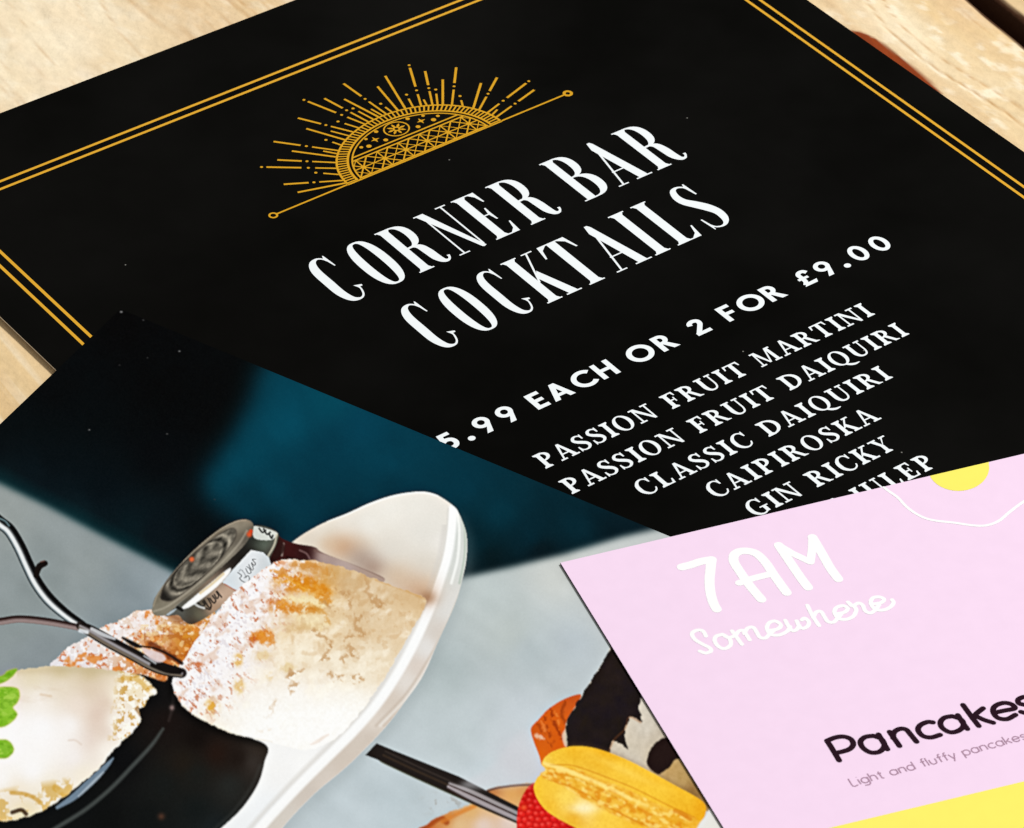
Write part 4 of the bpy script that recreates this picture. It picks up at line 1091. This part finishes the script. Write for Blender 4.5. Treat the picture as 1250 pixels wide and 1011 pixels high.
lump = n2(17, 69, 4, 12, -.7)
lay(mf * blur1(np.clip((lump - .0) * 2.2, 0, 1), 1.5) * (1 - hz) * np.clip((830 - yy) / 60, 0, 1), (214, 178, 128), None, .34)
lay(mf * np.clip((n2(7, 67, 4) - .12) * 4, 0, 1) * (1 - hz) * np.clip((850 - yy) / 80, 0, 1), (204, 162, 110), None, .34)
lay(mf * np.clip((-lump - .08) * 3, 0, 1) * (1 - hz), (255, 248, 232), None, .45)
lay(mf * hz, (249, 247, 250), None, .85)
lay(mf * np.clip((n2(3.6, 71, 3, 6.5, -.75) - .24 + .1 * n2(30, 72, 2)) * 6, 0, 1) * np.clip(hz * 1.5, 0, 1), (200, 122, 80), None, .8)
lay(mf * np.clip((n2(3.4, 73, 3, 5, -.75) - .06) * 5, 0, 1) * hz, (252, 251, 255), None, .75)
lay(mf * np.clip((n2(3.0, 75, 2, 4, -.75) - .3) * 6, 0, 1) * hz, (196, 184, 192), None, .3)
for x, y, rx, ry, c, a in ((362, 714, 20, 9, (220, 138, 22), .85), (388, 722, 14, 7, (226, 150, 40), .7), (348, 742, 16, 7, (214, 128, 28), .75), (385, 744, 9, 5, (206, 136, 40), .7), (322, 778, 8, 7, (222, 130, 24), .8), (308, 780, 5, 5, (196, 90, 30), .7), (346, 702, 6, 4, (222, 150, 60), .7),
                          (372, 690, 16, 5, (206, 140, 60), .8), (259, 862, 6, 7, (224, 164, 48), .85), (292, 838, 5, 7, (232, 196, 120), .7), (291, 806, 5, 6, (226, 176, 84), .7), (344, 688, 6, 3, (206, 120, 60), .6), (330, 735, 5, 3, (204, 110, 50), .7), (243, 812, 4, 3, (206, 110, 60), .7), (345, 720, 7, 3, (214, 150, 90), .6), (405, 700, 12, 5, (216, 172, 104), .6), (320, 800, 9, 5, (228, 196, 130), .5), (350, 815, 8, 5, (226, 198, 140), .6), (376, 766, 18, 5, (214, 178, 120), .5), (330, 826, 6, 4, (232, 204, 150), .5)):
    lay(mf * np.clip(np.exp(-(((xx - x) / rx) ** 2 + ((yy - y) / ry) ** 2)) * (1.5 + 3.0 * n2(5, 77, 4)), 0, 1), c, None, a)
lay(mf * np.exp(-(((xx - 376) / 24) ** 2 + ((yy - 733) / 7) ** 2)), (246, 232, 186), None, .75)
lay(mf * np.exp(-(((xx - 384) / 20) ** 2 + ((yy - 756) / 9) ** 2)), (244, 228, 188), None, .6)
for pts, w, c, a in (([(338, 700), (352, 704), (370, 710), (386, 718), (398, 728)], 13, (214, 128, 18), .72), ([(372, 692), (390, 696), (404, 702)], 7, (208, 140, 56), .6), ([(336, 740), (350, 738), (362, 744), (378, 742)], 10, (212, 124, 24), .7), ([(376, 740), (392, 746), (400, 758)], 6, (208, 142, 52), .6),
                     ([(312, 776), (322, 774), (332, 780)], 11, (218, 124, 22), .75), ([(346, 706), (362, 712), (376, 720)], 4, (248, 196, 84), .65), ([(342, 739), (354, 738)], 3, (244, 184, 80), .6), ([(318, 776), (326, 778)], 3, (246, 190, 90), .5),
                     ([(352, 730), (372, 734), (392, 736)], 8, (248, 232, 184), .75), ([(366, 754), (384, 758), (396, 764)], 9, (246, 230, 188), .7), ([(402, 742), (414, 750), (420, 762)], 7, (240, 222, 186), .55)):
    lay(smask(pts, w * 1.1, 3.2, True, 7, 5, .10) * mf, c, None, a * .85)
for pts, w in (([(445, 706), (450, 716), (447, 722), (453, 728), (456, 736)], 4.0), ([(459, 730), (463, 740)], 5), ([(440, 750), (436, 760), (434, 768), (446, 774)], 5), ([(428, 790), (432, 800)], 4.5), ([(420, 780), (428, 778)], 2.5), ([(404, 790), (396, 800)], 3), ([(355, 820), (359, 833), (356, 844)], 4.5), ([(352, 826), (368, 818)], 3), ([(382, 770), (396, 778), (404, 788)], 4),
               ([(405, 824), (420, 828), (440, 829)], 5), ([(392, 806), (398, 804)], 4), ([(336, 857), (332, 868)], 3), ([(326, 875), (331, 869)], 3), ([(318, 894), (330, 891)], 2.5), ([(423, 800), (418, 806)], 3), ([(455, 745), (470, 738)], 2), ([(410, 720), (425, 726), (430, 738)], 3), ([(395, 735), (410, 745)], 3)):
    lay(smask(pts, w * 1.5, 2.2, True, 4.5, 6, .14) * mf, (192, 146, 94), None, .62)
lay(smask([(380, 909, 2), (388, 905, 4.5), (397, 899, 3), (401, 897, 2)], 4, 1.2) * mf, (204, 156, 124), None, .9)
lay(mf * np.clip((yy - 838 - (xx - 330) * -.05) / 34, 0, 1) * np.clip((xx - 268) / 40, 0, 1), (255, 255, 254), None, .78)
grit = n2(3.2, 79, 3)
IMG += (mf * (1 - hz) * grit * 5)[..., None] * np.array([.8, 1, 1.25])
lay(mf * blur1(np.clip((n2(9, 111, 4, 7, -.7) - .18) * 4, 0, 1), .7) * np.clip(hz * 1.4, 0, 1), (206, 150, 108), None, .35)
lay(mf * np.clip(1 - (yy - 690 - (xx - 400) * .36) / 26, 0, 1) * (xx > 400), (206, 170, 122), None, .45)
lay(smask([(224, 862), (240, 876), (284, 896), (331, 907)], 3, 1.6) * mf, (214, 196, 170), None, .55)
lay(smask([(459, 708), (490, 719), (519, 731)], 3, 1.4) * mf, (206, 160, 100), None, .6)

# ---- tongs
def limb(pts, lays, lab=7):
    for off, w, f, c, a in lays:
        q = []
        for i, p in enumerate(pts):
            a_ = np.array(pts[max(i - 1, 0)][:2]); b_ = np.array(pts[min(i + 1, len(pts) - 1)][:2]); t = (b_ - a_) / np.hypot(*(b_ - a_))
            k = p[2] if len(p) > 2 else 1
            q.append((p[0] - t[1] * off * k, p[1] + t[0] * off * k, w * k))
        lay(smask(q, w, f), c, lab if a > .9 else None, a)
limb([(-40, 604, .8), (-18, 622, .9), (0, 638, 1), (12, 648, 1), (24, 668, 1), (34, 690, 1), (45, 712, 1), (60, 732, 1), (80, 750, .9), (100, 764, .8)],
     [(0, 15, .9, (26, 28, 30), 1), (5.2, 3.6, 1.0, (112, 128, 134), .9), (2.2, 5.0, 1.2, (232, 236, 238), .95), (-.8, 2.4, 1.2, (120, 124, 126), .5), (-4.6, 4.4, 1.4, (14, 13, 14), .9), (7.0, 1.4, .8, (40, 46, 48), .6)])
lay(smask([(44, 703, 6), (48, 692, 8), (55, 688, 7)], 7, 1) , (24, 18, 16), 7); lay(smask([(50, 686), (54, 685)], 2, 1), (110, 70, 60), None, .6)
lay(smask([(0, 634), (8, 641)], 4, 1.2), (30, 34, 36), None, .8); lay(smask([(-4, 632), (6, 636), (11, 642)], 2, 1), (130, 160, 168), None, .7)
limb([(-40, 764, .9), (0, 759, 1), (24, 756, 1), (57, 759, 1), (90, 765, .9), (106, 769, .8)], [(0, 8.5, .9, (88, 70, 66), 1), (-3, 3.2, 1, (40, 22, 20), .9), (2.0, 4.2, 1.1, (158, 140, 138), .85), (-.4, 1.4, .8, (120, 100, 100), .5)])
limb([(98, 764, .7), (110, 770, .9), (127, 780, 1), (145, 790, 1), (164, 800, 1), (182, 810, 1), (200, 817, 1), (222, 822, .8)],
     [(0, 15, .9, (44, 36, 34), 1), (4.0, 3.6, 1.2, (124, 112, 98), .9), (.5, 3.4, 1.2, (186, 182, 186), .75), (-5.2, 3.8, 1.2, (22, 18, 18), .9), (6.8, 1.6, .8, (30, 24, 20), .9)])
lay(smask([(112, 768, 4), (126, 775, 5), (140, 780, 3)], 4, 1.3), (216, 218, 222), None, .85)
lay(smask([(150, 779, 3), (164, 787, 6), (172, 790, 3)], 5, 1.2), (22, 20, 20), 7)
lay(mask([(173, 791), (186, 794), (199, 799), (202, 806), (192, 809), (180, 802)], 1.1), (222, 206, 208), None, .9)
lay(smask([(172, 789, 2), (190, 792, 2.5), (207, 800, 3), (222, 810, 4)], 3, 1), (48, 30, 22), 7)
lay(smask([(186, 812, 6), (204, 818, 8), (219, 820, 7)], 6, 1.3), (24, 18, 16), 7)
lay(smask([(176, 801), (190, 810)], 2, 1), (214, 220, 226), None, .7)
lay(smask([(98, 770), (106, 772)], 5, 1.5), (226, 232, 238), None, .85)

# ---- pastry at the bottom, spoon, raspberry
PA = [(505, 1020), (522, 1006), (536, 997), (556, 990), (576, 981), (592, 968), (604, 962), (630, 958), (655, 957), (700, 970), (740, 1010), (740, 1090), (600, 1120), (500, 1080)]
mpa = mask(PA, 1.2, True, 1.5, 8, 81)
lay(blur1(mpa, 5) * (1 - mpa), (176, 182, 178), None, .45)
lay(mpa, mesh_grad([(515, 1012, (196, 96, 34)), (545, 998, (206, 130, 60)), (575, 990, (222, 176, 110)), (560, 1008, (226, 194, 146)), (600, 985, (222, 186, 142)), (590, 1008, (226, 208, 200)), (620, 1005, (222, 204, 196)), (625, 970, (224, 168, 96)), (600, 967, (180, 108, 54)), (640, 965, (214, 146, 80)), (600, 1080, (224, 200, 180))]), 9)
lay(smask([(508, 1018), (524, 1007), (537, 999), (545, 1004)], 7, 2) * mpa, (164, 72, 24), None, .8)
lay(smask([(540, 1003), (560, 993), (580, 984)], 5, 2) * mpa, (216, 128, 48), None, .7)
lay(smask([(590, 968), (605, 962.5), (630, 959), (652, 958)], 3, 1.2), (74, 36, 24), None, .85)
lay(np.clip((n2(7, 83, 3) - .15) * 4, 0, 1) * np.exp(-(((xx - 543) / 20) ** 2 + ((yy - 982) / 10) ** 2)), (150, 142, 132), None, .7)
spoon_cut = ((xx - 453) * .9 + (yy - 915) * .42) > 0
lay(mask([(446, 922), (459.5, 907.5), (480, 916), (560, 948), (640, 989), (640, 1004), (600, 985), (550, 969), (480, 935)], .8, False), (34, 28, 26), 8)
limb([(468, 922, .95), (474, 925, 1), (510, 942, 1), (550, 960, 1), (590, 978, 1), (640, 1001, .8)], [(0, 18, .9, (34, 28, 26), 1), (8.6, 2.2, 1.2, (120, 126, 84), .35), (-5.5, 2.0, 1, (70, 60, 54), .5), (0, 2.5, 1.2, (62, 48, 36), .7)], 8)
limb([(548, 959, .6), (575, 971, 1), (605, 985, 1), (642, 1002, .9)], [(-4.0, 4.8, 1.4, (166, 158, 160), .9), (2.8, 5.4, 1.3, (176, 166, 170), .9), (-.8, 1.7, .9, (70, 48, 48), .9), (7.4, 2.4, 1, (64, 44, 38), .9)], 8)
RA = [(631, 1015), (632, 990), (638, 972), (646, 960), (655, 957), (668, 975), (690, 995), (720, 1012), (720, 1080), (630, 1080)]
mra = mask(RA, 1.0)
lay(mra, mesh_grad([(645, 970, (196, 20, 12)), (640, 1000, (228, 34, 28)), (660, 985, (222, 26, 20)), (670, 1005, (226, 30, 26)), (700, 1008, (200, 20, 16)), (660, 1060, (200, 20, 16))]), 10)
for r_ in range(-2, 16):
    for c_ in range(-2, 14):
        x, y = 628 + c_ * 8.6 + (r_ % 2) * 4.3 + 1.2 * math.sin(r_ * 3 + c_), 950 + r_ * 7.2 + 1.2 * math.sin(c_ * 2.3)
        g_ = np.exp(-(((xx - x) / 4.2) ** 2 + ((yy - y) / 3.7) ** 2) ** 1.6)
        lay(mra * np.clip(1 - g_ * 1.6, 0, 1) * (np.hypot(xx - x, yy - y) < 5.6), (172, 8, 8), None, .38)
        lay(mra * np.exp(-(((xx - x + 1) / 2.2) ** 2 + ((yy - y + 1.2) / 1.8) ** 2)), (250, 104, 92), None, .6)
lay(mra * np.exp(-(((xx - 639) / 4) ** 2 + ((yy - 986) / 3.5) ** 2)), (240, 96, 40), None, .6)

# ---- twist, cake, macaron
lay(mask([(560, 960), (600, 935), (640, 890), (660, 925), (664, 945), (652, 957), (600, 962)], 6), (208, 210, 216), None, .6)
TW = [(648, 892), (650, 886), (657, 879), (664, 871), (673, 863), (690, 853), (709, 848), (705, 862), (694, 880), (692, 912), (676, 922), (663, 935), (658, 922), (651, 904)]
mt_ = mask(TW, .9)
lay(mt_, mesh_grad([(652, 892, (200, 86, 20)), (665, 880, (214, 92, 16)), (690, 860, (206, 88, 24)), (700, 854, (190, 80, 26)), (680, 885, (220, 96, 12)), (660, 905, (212, 96, 20)), (662, 925, (222, 106, 16)), (680, 910, (216, 92, 10)), (688, 895, (204, 84, 16))]), 11)
for pts, w, c in (([(672, 866), (676, 880), (686, 902)], 3, (140, 44, 6)), ([(666, 873), (668, 888), (676, 906)], 2.6, (150, 52, 8)), ([(690, 856), (686, 872), (690, 884)], 3, (150, 56, 10)), ([(655, 882), (664, 896), (674, 912)], 2.2, (156, 58, 10)), ([(678, 868), (682, 884)], 2, (236, 140, 60)), ([(660, 880), (666, 892)], 2, (236, 140, 70)), ([(655, 898), (663, 902)], 4, (240, 214, 196))):
    lay(smask(pts, w * 1.3, 2.0, True, 2, 5, .05) * mt_, c, None, .7)
lay(mask([(686, 898), (692, 890), (694, 905), (690, 912)], 1), (226, 206, 190), None, .8)
CK = [(760, 740), (744, 793), (732, 815), (718, 837), (704, 860), (694, 876), (690, 890), (693, 912), (720, 918), (760, 940), (820, 975), (900, 1000), (960, 1000), (960, 800), (860, 720)]
mk_ = mask(CK, .9)
lay(mk_, mesh_grad([(770, 920, (206, 196, 178)), (790, 890, (216, 208, 194)), (775, 935, (214, 204, 188)), (800, 900, (196, 184, 166)), (820, 940, (188, 152, 94)), (835, 950, (190, 156, 96)), (845, 965, (150, 112, 60)), (790, 860, (214, 206, 192))]), 12)
IMG += (mk_ * n2(5, 87, 3) * 10)[..., None]
CH = [(760, 735), (744, 793), (732, 815), (718, 837), (704, 860), (692, 878), (690, 892), (693, 914), (742, 920), (749, 904), (757, 908), (766, 915), (762, 898), (764, 886), (769, 875), (776, 877), (783, 882), (780, 868), (782, 853), (800, 850), (840, 820), (820, 740)]
mch = mask(CH, .9, False, 1.6, 6, 89)
lay(mch, np.clip(np.stack([30 + 7 * n2(14, 91, 4), 22 + 5 * n2(14, 91, 4), 22 + 6 * n2(14, 93, 4)], -1), 4, 80), 12)
lay(smask([(742, 920), (750, 903), (763, 890), (768, 876), (782, 882)], 2.2, 1.5), (150, 86, 40), None, .35)
D2 = mask([(797, 911), (804, 905), (812, 900), (840, 905), (850, 930), (828, 926), (816, 938), (806, 945), (797, 941), (790, 934), (791, 922)], 1.0, True, 1, 6, 95)
lay(D2, (34, 20, 18), 12)
MA = [(663, 928), (667, 923), (674, 918), (690, 912.5), (709, 911), (732, 915), (764, 927), (797, 944), (828, 961), (849, 972.5), (859, 980), (862, 988), (859, 1000), (848, 1012), (810, 1035), (760, 1035), (720, 1020), (697, 1008), (680, 999), (666, 989), (656, 976), (651.5, 962), (655, 951), (661, 945), (667, 940), (662, 934)]
mm_ = mask(MA, .9)
lay(blur1(mask([(x - 1, y - 3) for x, y in MA[:12]] + [(760, 960)], 2), 2) * mk_ * (1 - mm_), (120, 84, 36), None, .35)
lay(mm_, mesh_grad([(680, 922, (246, 196, 54)), (700, 915, (240, 184, 40)), (740, 922, (238, 178, 34)), (760, 940, (248, 200, 60)), (800, 955, (246, 192, 48)), (840, 975, (244, 190, 44)), (856, 985, (238, 170, 26)), (800, 965, (250, 204, 60)), (665, 932, (246, 206, 84)), (655, 965, (246, 196, 50)), (670, 985, (244, 188, 48)), (690, 975, (252, 218, 96)), (712, 986, (255, 232, 160)), (740, 1000, (250, 206, 70)), (780, 1011, (246, 194, 52)), (700, 1000, (238, 176, 40)), (670, 960, (248, 202, 64)), (840, 1005, (238, 172, 30))]), 13)
fill_ = mask([(661, 931), (672, 936), (700, 938), (730, 950), (770, 966), (810, 985), (850, 1000), (850, 1014), (820, 1016), (780, 1008), (740, 990), (700, 968), (676, 954), (664, 950), (660, 945), (666, 940)], 1.6)
lay(fill_, np.clip(np.stack([240 + 14 * n2(9, 97, 3, 6, .45), 182 + 30 * n2(9, 97, 3, 6, .45), 58 + 40 * n2(9, 97, 3, 6, .45)], -1), 0, 255), None, .85)
lay(smask([(664, 932), (684, 938), (720, 952), (752, 966), (770, 976)], 3.8, 1.6), (254, 228, 140), None, .6)
lay(smask([(664, 946), (690, 946), (720, 958), (752, 974)], 2.4, 1.4), (214, 140, 30), None, .5)
lay(smask([(672, 934), (700, 935), (735, 947), (775, 963), (815, 983), (848, 998)], 1.8, 1.3), (206, 122, 14), None, .45)
lay(smask([(670, 952), (700, 962), (740, 984), (775, 1002), (800, 1012)], 2.2, 1.4), (216, 130, 16), None, .6)
lay(fill_ * blur1(np.clip((n2(7.5, 99, 3, 5, .45) - .04) * 4, 0, 1), .8), (226, 140, 22), None, .7)
lay(fill_ * blur1(np.clip((n2(7.0, 101, 3, 4.4, .45) - .16) * 5, 0, 1), .8), (255, 228, 130), None, .75)
lay(smask([(664, 933), (690, 940), (722, 953), (752, 967), (790, 984)], 4.5, 2.4), (255, 228, 132), None, .6)
lay(mm_ * np.exp(-(((xx - 713) / 17) ** 2 + ((yy - 987) / 6) ** 2)), (255, 244, 200), None, .7)
lay(mm_ * np.exp(-((((xx - 760) * .9 + (yy - 940) * .42) / 42) ** 2 + ((-(xx - 760) * .42 + (yy - 940) * .9) / 5) ** 2)), (255, 216, 90), None, .6)
IMG += (mm_ * n2(3.2, 103, 4) * 9)[..., None] * np.array([.7, 1, .8])
lay(smask([(824, 990), (834, 994), (842, 1000)], 5, 1.6), (214, 122, 16), None, .6)
lay(mask([(850, 1012), (860, 998), (872, 984), (900, 1000), (900, 1060), (830, 1060)], 1.4), (232, 230, 224), 0)

for x, y, r, c in ((219, 429, 1.3, 150), (109, 525, 1.3, 130), (204, 530, 1.2, 90), (148, 381, 1.6, 190), (175, 391, 1.2, 80), (180, 437, 1, 60), (146, 446, 1.2, 50), (262, 610, 1, 60)):
    lay(np.exp(-(((xx - x) / r) ** 2 + ((yy - y) / (r * .7)) ** 2)), (c, c, c), None, .62)
for c_ in range(3):
    IMG[..., c_] += np.clip(.55 * (IMG[..., c_] - blur1(IMG[..., c_], 1.4)) + .10 * (IMG[..., c_] - blur1(IMG[..., c_], 6)), -40, 40)
# fine film grain of the print
IMG += np.random.default_rng(5).normal(0, 1.6, (IH, IW, 1))
IMG = np.clip(IMG, 0, 255)
LIN = srgb_arr(IMG) * 0.90 * np.array([0.965, 1.0, 1.055])

def sample(px, py):
    fx = np.clip(px - IX, 0, IW - 1.001); fy = np.clip(py - IY, 0, IH - 1.001)
    i = fx.astype(int); j = fy.astype(int); a = (fx - i)[..., None]; b = (fy - j)[..., None]
    return (LIN[j, i] * (1 - a) + LIN[j, i + 1] * a) * (1 - b) + (LIN[j + 1, i] * (1 - a) + LIN[j + 1, i + 1] * a) * b

def grid_axis(hi, f1, fine):
    a = list(np.arange(0, f1, fine)); return np.array(a + list(np.linspace(f1, hi, 40)))
GU, GV = grid_axis(297.0, 186.0, 0.19), grid_axis(210.0, 138.0, 0.215)
UU, VV = np.meshgrid(GU, GV, indexing='ij')
WX, WY = pc.world(UU, VV)
PX, PY = plane_px(WX, WY, pc.z)
COL = sample(PX, PY)
UC, VC = (UU[:-1, :-1] + UU[1:, 1:]) / 2, (VV[:-1, :-1] + VV[1:, 1:]) / 2
cx2, cy2 = plane_px(*pc.world(UC, VC), pc.z)
inb = (cx2 > IX) & (cx2 < IX + IW - 1) & (cy2 > IY) & (cy2 < IY + IH - 1)
LC = np.where(inb, LAB[np.clip((cy2 - IY).astype(int), 0, IH - 1), np.clip((cx2 - IX).astype(int), 0, IW - 1)], 0)
LX, LY = pc.local(UU, VV)
idx = np.arange(UU.size).reshape(UU.shape)
QUAD = np.stack([idx[:-1, :-1], idx[:-1, 1:], idx[1:, 1:], idx[1:, :-1]], -1)
PT = np.stack([LX, LY, np.full_like(LX, INK_LIFT)], -1).reshape(-1, 3); CO = COL.reshape(-1, 3)
pic_parent = flyer
for lab in range(14):
    q = QUAD[LC == lab].reshape(-1, 4)
    if not len(q): continue
    used, inv = np.unique(q, return_inverse=True)
    inv = inv.reshape(-1, 4)
    me = bpy.data.meshes.new(PART[lab])
    me.vertices.add(len(used)); me.vertices.foreach_set('co', PT[used].astype(np.float32).ravel())
    nf = len(inv)
    me.loops.add(nf * 4); me.loops.foreach_set('vertex_index', inv.astype(np.int32).ravel())
    me.polygons.add(nf); me.polygons.foreach_set('loop_start', np.arange(0, nf * 4, 4, dtype=np.int32))
    me.update(calc_edges=True); me.validate()
    if me.polygons[0].normal.z < 0: me.flip_normals()
    at = me.attributes.new('ink', 'FLOAT_COLOR', 'POINT')
    at.data.foreach_set('color', np.concatenate([CO[used], np.ones((len(used), 1))], 1).astype(np.float32).ravel())
    o = link(PART[lab], me, M_PICTURE, pic_parent, PLAB[lab])
    if lab == 0: pic_parent = o

# ------------------------------------------------------------------ the pink breakfast menu
_o = px_plane(684, 687, 0.00105)
kc = Card((float(_o[0]), float(_o[1])), 22.147, -66.85, 0.00105, (210, 297), 0.00045)
pink = kc.root('breakfast_menu', 'pink card menu with white hand lettering and a yellow band, topmost of the stack', 'menu', GROUP)
sheet(kc, pink, M_PINK, M_DARKEDGE)

def tr(L_, ox, oy, s):
    """artwork traced in print coordinates, turned into card millimetres"""
    q = np.array([a[:2] for a in L_], float)
    u, v = kc.from_px(ox + q[:, 0] / s, oy + q[:, 1] / s)
    return [(float(a), float(b)) + tuple(c[2:]) for a, b, c in zip(u, v, L_)]

# yolk and egg outline
yk = tr([(1170 + 37.5 * math.cos(2 * math.pi * k / 40), 571 + 28.5 * math.sin(2 * math.pi * k / 40)) for k in range(40)], 0, 0, 1)
yk = [(a, max(b, 0.02)) for a, b in yk]
ink(kc, 'yolk_mark', [[yk]], M_YELLOW, pink, 'yellow yolk spot cut by the card edge')
egg = tr([(395, 326), (430, 352), (480, 388), (540, 450), (620, 502), (700, 527), (820, 541), (950, 559), (1030, 556), (1100, 528), (1160, 478), (1250, 412), (1340, 370), (1440, 330), (1560, 240), (1620, 150)], 1000, 530, 5)
ink(kc, 'egg_outline', [stroke(egg, .62, n=6, cap='round')], M_PWHITE, pink, 'thin wavy white outline')

# logo
S1 = 1250 / 220
g = [stroke(tr([(70, 298), (130, 283), (200, 260), (277, 246)], 820, 640, S1), 1.95, cap='round') + stroke(tr([(277, 246), (268, 320), (262, 400), (270, 480), (288, 545), (312, 590)], 820, 640, S1), 1.9, cap='round'),
     stroke(tr([(622, 522), (540, 425), (480, 340), (432, 262), (434, 215), (470, 190), (530, 187), (590, 207), (650, 265), (700, 340), (750, 410), (797, 475)], 820, 640, S1), 1.9, cap='round') + stroke(tr([(468, 408), (570, 375), (690, 345)], 820, 640, S1), 1.6, cap='round'),
     stroke(tr([(945, 438), (890, 365), (815, 255), (742, 147)], 820, 640, S1), 1.9, cap='round') + stroke(tr([(742, 147), (840, 205), (962, 262)], 820, 640, S1), 1.6, smooth=False, cap='round')
     + stroke(tr([(962, 262), (974, 170), (976, 92)], 820, 640, S1), 1.6, smooth=False, cap='round') + stroke(tr([(976, 92), (1040, 200), (1100, 305), (1155, 380)], 820, 640, S1), 1.9, cap='round')]
ink(kc, 'logo_lettering', g, M_PWHITE, pink, 'white hand lettering reading 7AM')
S2 = 1250 / 280
sw = 0.82
W_ = [[(142, 298), (125, 270), (92, 266), (66, 284), (80, 314), (120, 340), (162, 362), (168, 380), (140, 390), (108, 380)],
      [(232, 288), (196, 300), (190, 326), (212, 356), (246, 366), (276, 345), (270, 312), (232, 288), (262, 306), (290, 300)],
      [(284, 270), (310, 305), (338, 343)], [(300, 298), (320, 272), (345, 268), (362, 290), (380, 318)], [(350, 284), (368, 256), (398, 250), (418, 276), (436, 304), (466, 308), (492, 284), (520, 262)],
      [(478, 268), (530, 260), (550, 238), (520, 216), (486, 226), (474, 256), (496, 288), (540, 292), (584, 272), (600, 246)],
      [(574, 212), (592, 244), (612, 268), (636, 262), (650, 240)], [(636, 215), (650, 244), (670, 256), (696, 244), (702, 220), (680, 200), (664, 210)],
      [(694, 130), (722, 186), (758, 240)], [(726, 196), (742, 168), (768, 164), (786, 190), (806, 218), (836, 222), (860, 200), (880, 176)],
      [(846, 178), (896, 168), (914, 146), (886, 132), (852, 144), (842, 170), (866, 202), (910, 206), (948, 186), (960, 150), (934, 128), (916, 112)],
      [(916, 112), (940, 134), (972, 118), (996, 130), (1010, 160), (1040, 172), (1068, 150), (1086, 126)],
      [(1044, 124), (1096, 116), (1112, 96), (1082, 84), (1050, 92), (1040, 118), (1062, 150), (1106, 156), (1146, 140), (1164, 116), (1156, 100)]]
ink(kc, 'logo_script', [[p for s in W_ for p in stroke(tr(s, 830, 710, S2), sw, n=6, cap='round')]], M_PWHITE, pink, 'thin white script reading Somewhere')

# heading
S3 = 5.0
pw = 1.1
Hs = [[(48, 322), (85, 380), (122, 442)], [(48, 322), (100, 302), (150, 297), (192, 312), (208, 342), (190, 370), (150, 386), (98, 398)],
      [(330, 292), (280, 300), (252, 328), (268, 366), (316, 394), (370, 388), (398, 352), (380, 312), (330, 292)], [(362, 284), (388, 328), (416, 374)],
      [(430, 268), (458, 308), (490, 354)], [(452, 306), (456, 272), (490, 250), (530, 254), (558, 284), (594, 328)],
      [(694, 210), (660, 208), (616, 228), (604, 258), (632, 292), (682, 302), (738, 286)],
      [(812, 172), (764, 182), (740, 210), (752, 244), (798, 270), (848, 262), (880, 232), (868, 194), (812, 172)], [(846, 166), (872, 206), (904, 250)],
      [(878, 104), (926, 170), (974, 232)], [(1000, 124), (960, 156), (936, 186)], [(956, 172), (1010, 196), (1062, 212)],
      [(1064, 152), (1130, 138), (1194, 124), (1170, 98), (1120, 92), (1072, 112), (1062, 146), (1090, 182), (1146, 190), (1198, 164)],
      [(1290, 62), (1254, 54), (1216, 70), (1220, 94), (1262, 104), (1300, 112), (1306, 136), (1272, 154), (1232, 146)]]
ink(kc, 'heading_lettering', [[p for s in Hs for p in stroke(tr(s, 1000, 840, S3), pw, n=6, cap='round')]], M_PLUM, pink, 'dark plum heading reading Pancakes')

# description line
p0 = tr([(1041, 960)], 0, 0, 1)[0]; p1 = tr([(1250, 903)], 0, 0, 1)[0]
d = np.array(p1) - np.array(p0); d /= np.hypot(*d); nrm = np.array([d[1], -d[0]])
x = 0.0; gr = []
XH = 1.28
for ch in 'Light and fluffy pancakes':
    S_, w = round_sans(ch)
    for s in S_:
        q = [tuple(np.array(p0) + d * (x + a * XH * 1.05) + nrm * (b * XH)) for a, b in s]
        gr += stroke(q, .26, n=3, smooth=len(q) > 2, cap='butt')
    x += (w * 1.05 + .30) * XH
ink(kc, 'description_lettering', [gr], M_MAUVE, pink, 'fine mauve line reading Light and fluffy pancakes')

# yellow band
b0 = tr([(1012, 1011), (1250, 954)], 0, 0, 1)
sl = (b0[1][1] - b0[0][1]) / (b0[1][0] - b0[0][0])
yb = lambda u: b0[0][1] + sl * (u - b0[0][0])
ink(kc, 'yellow_band', [[[(0.05, yb(0)), (209.95, yb(210)), (209.95, yb(210) + 60), (0.05, yb(0) + 60)]]], M_YELLOW, pink, 'plain yellow band')
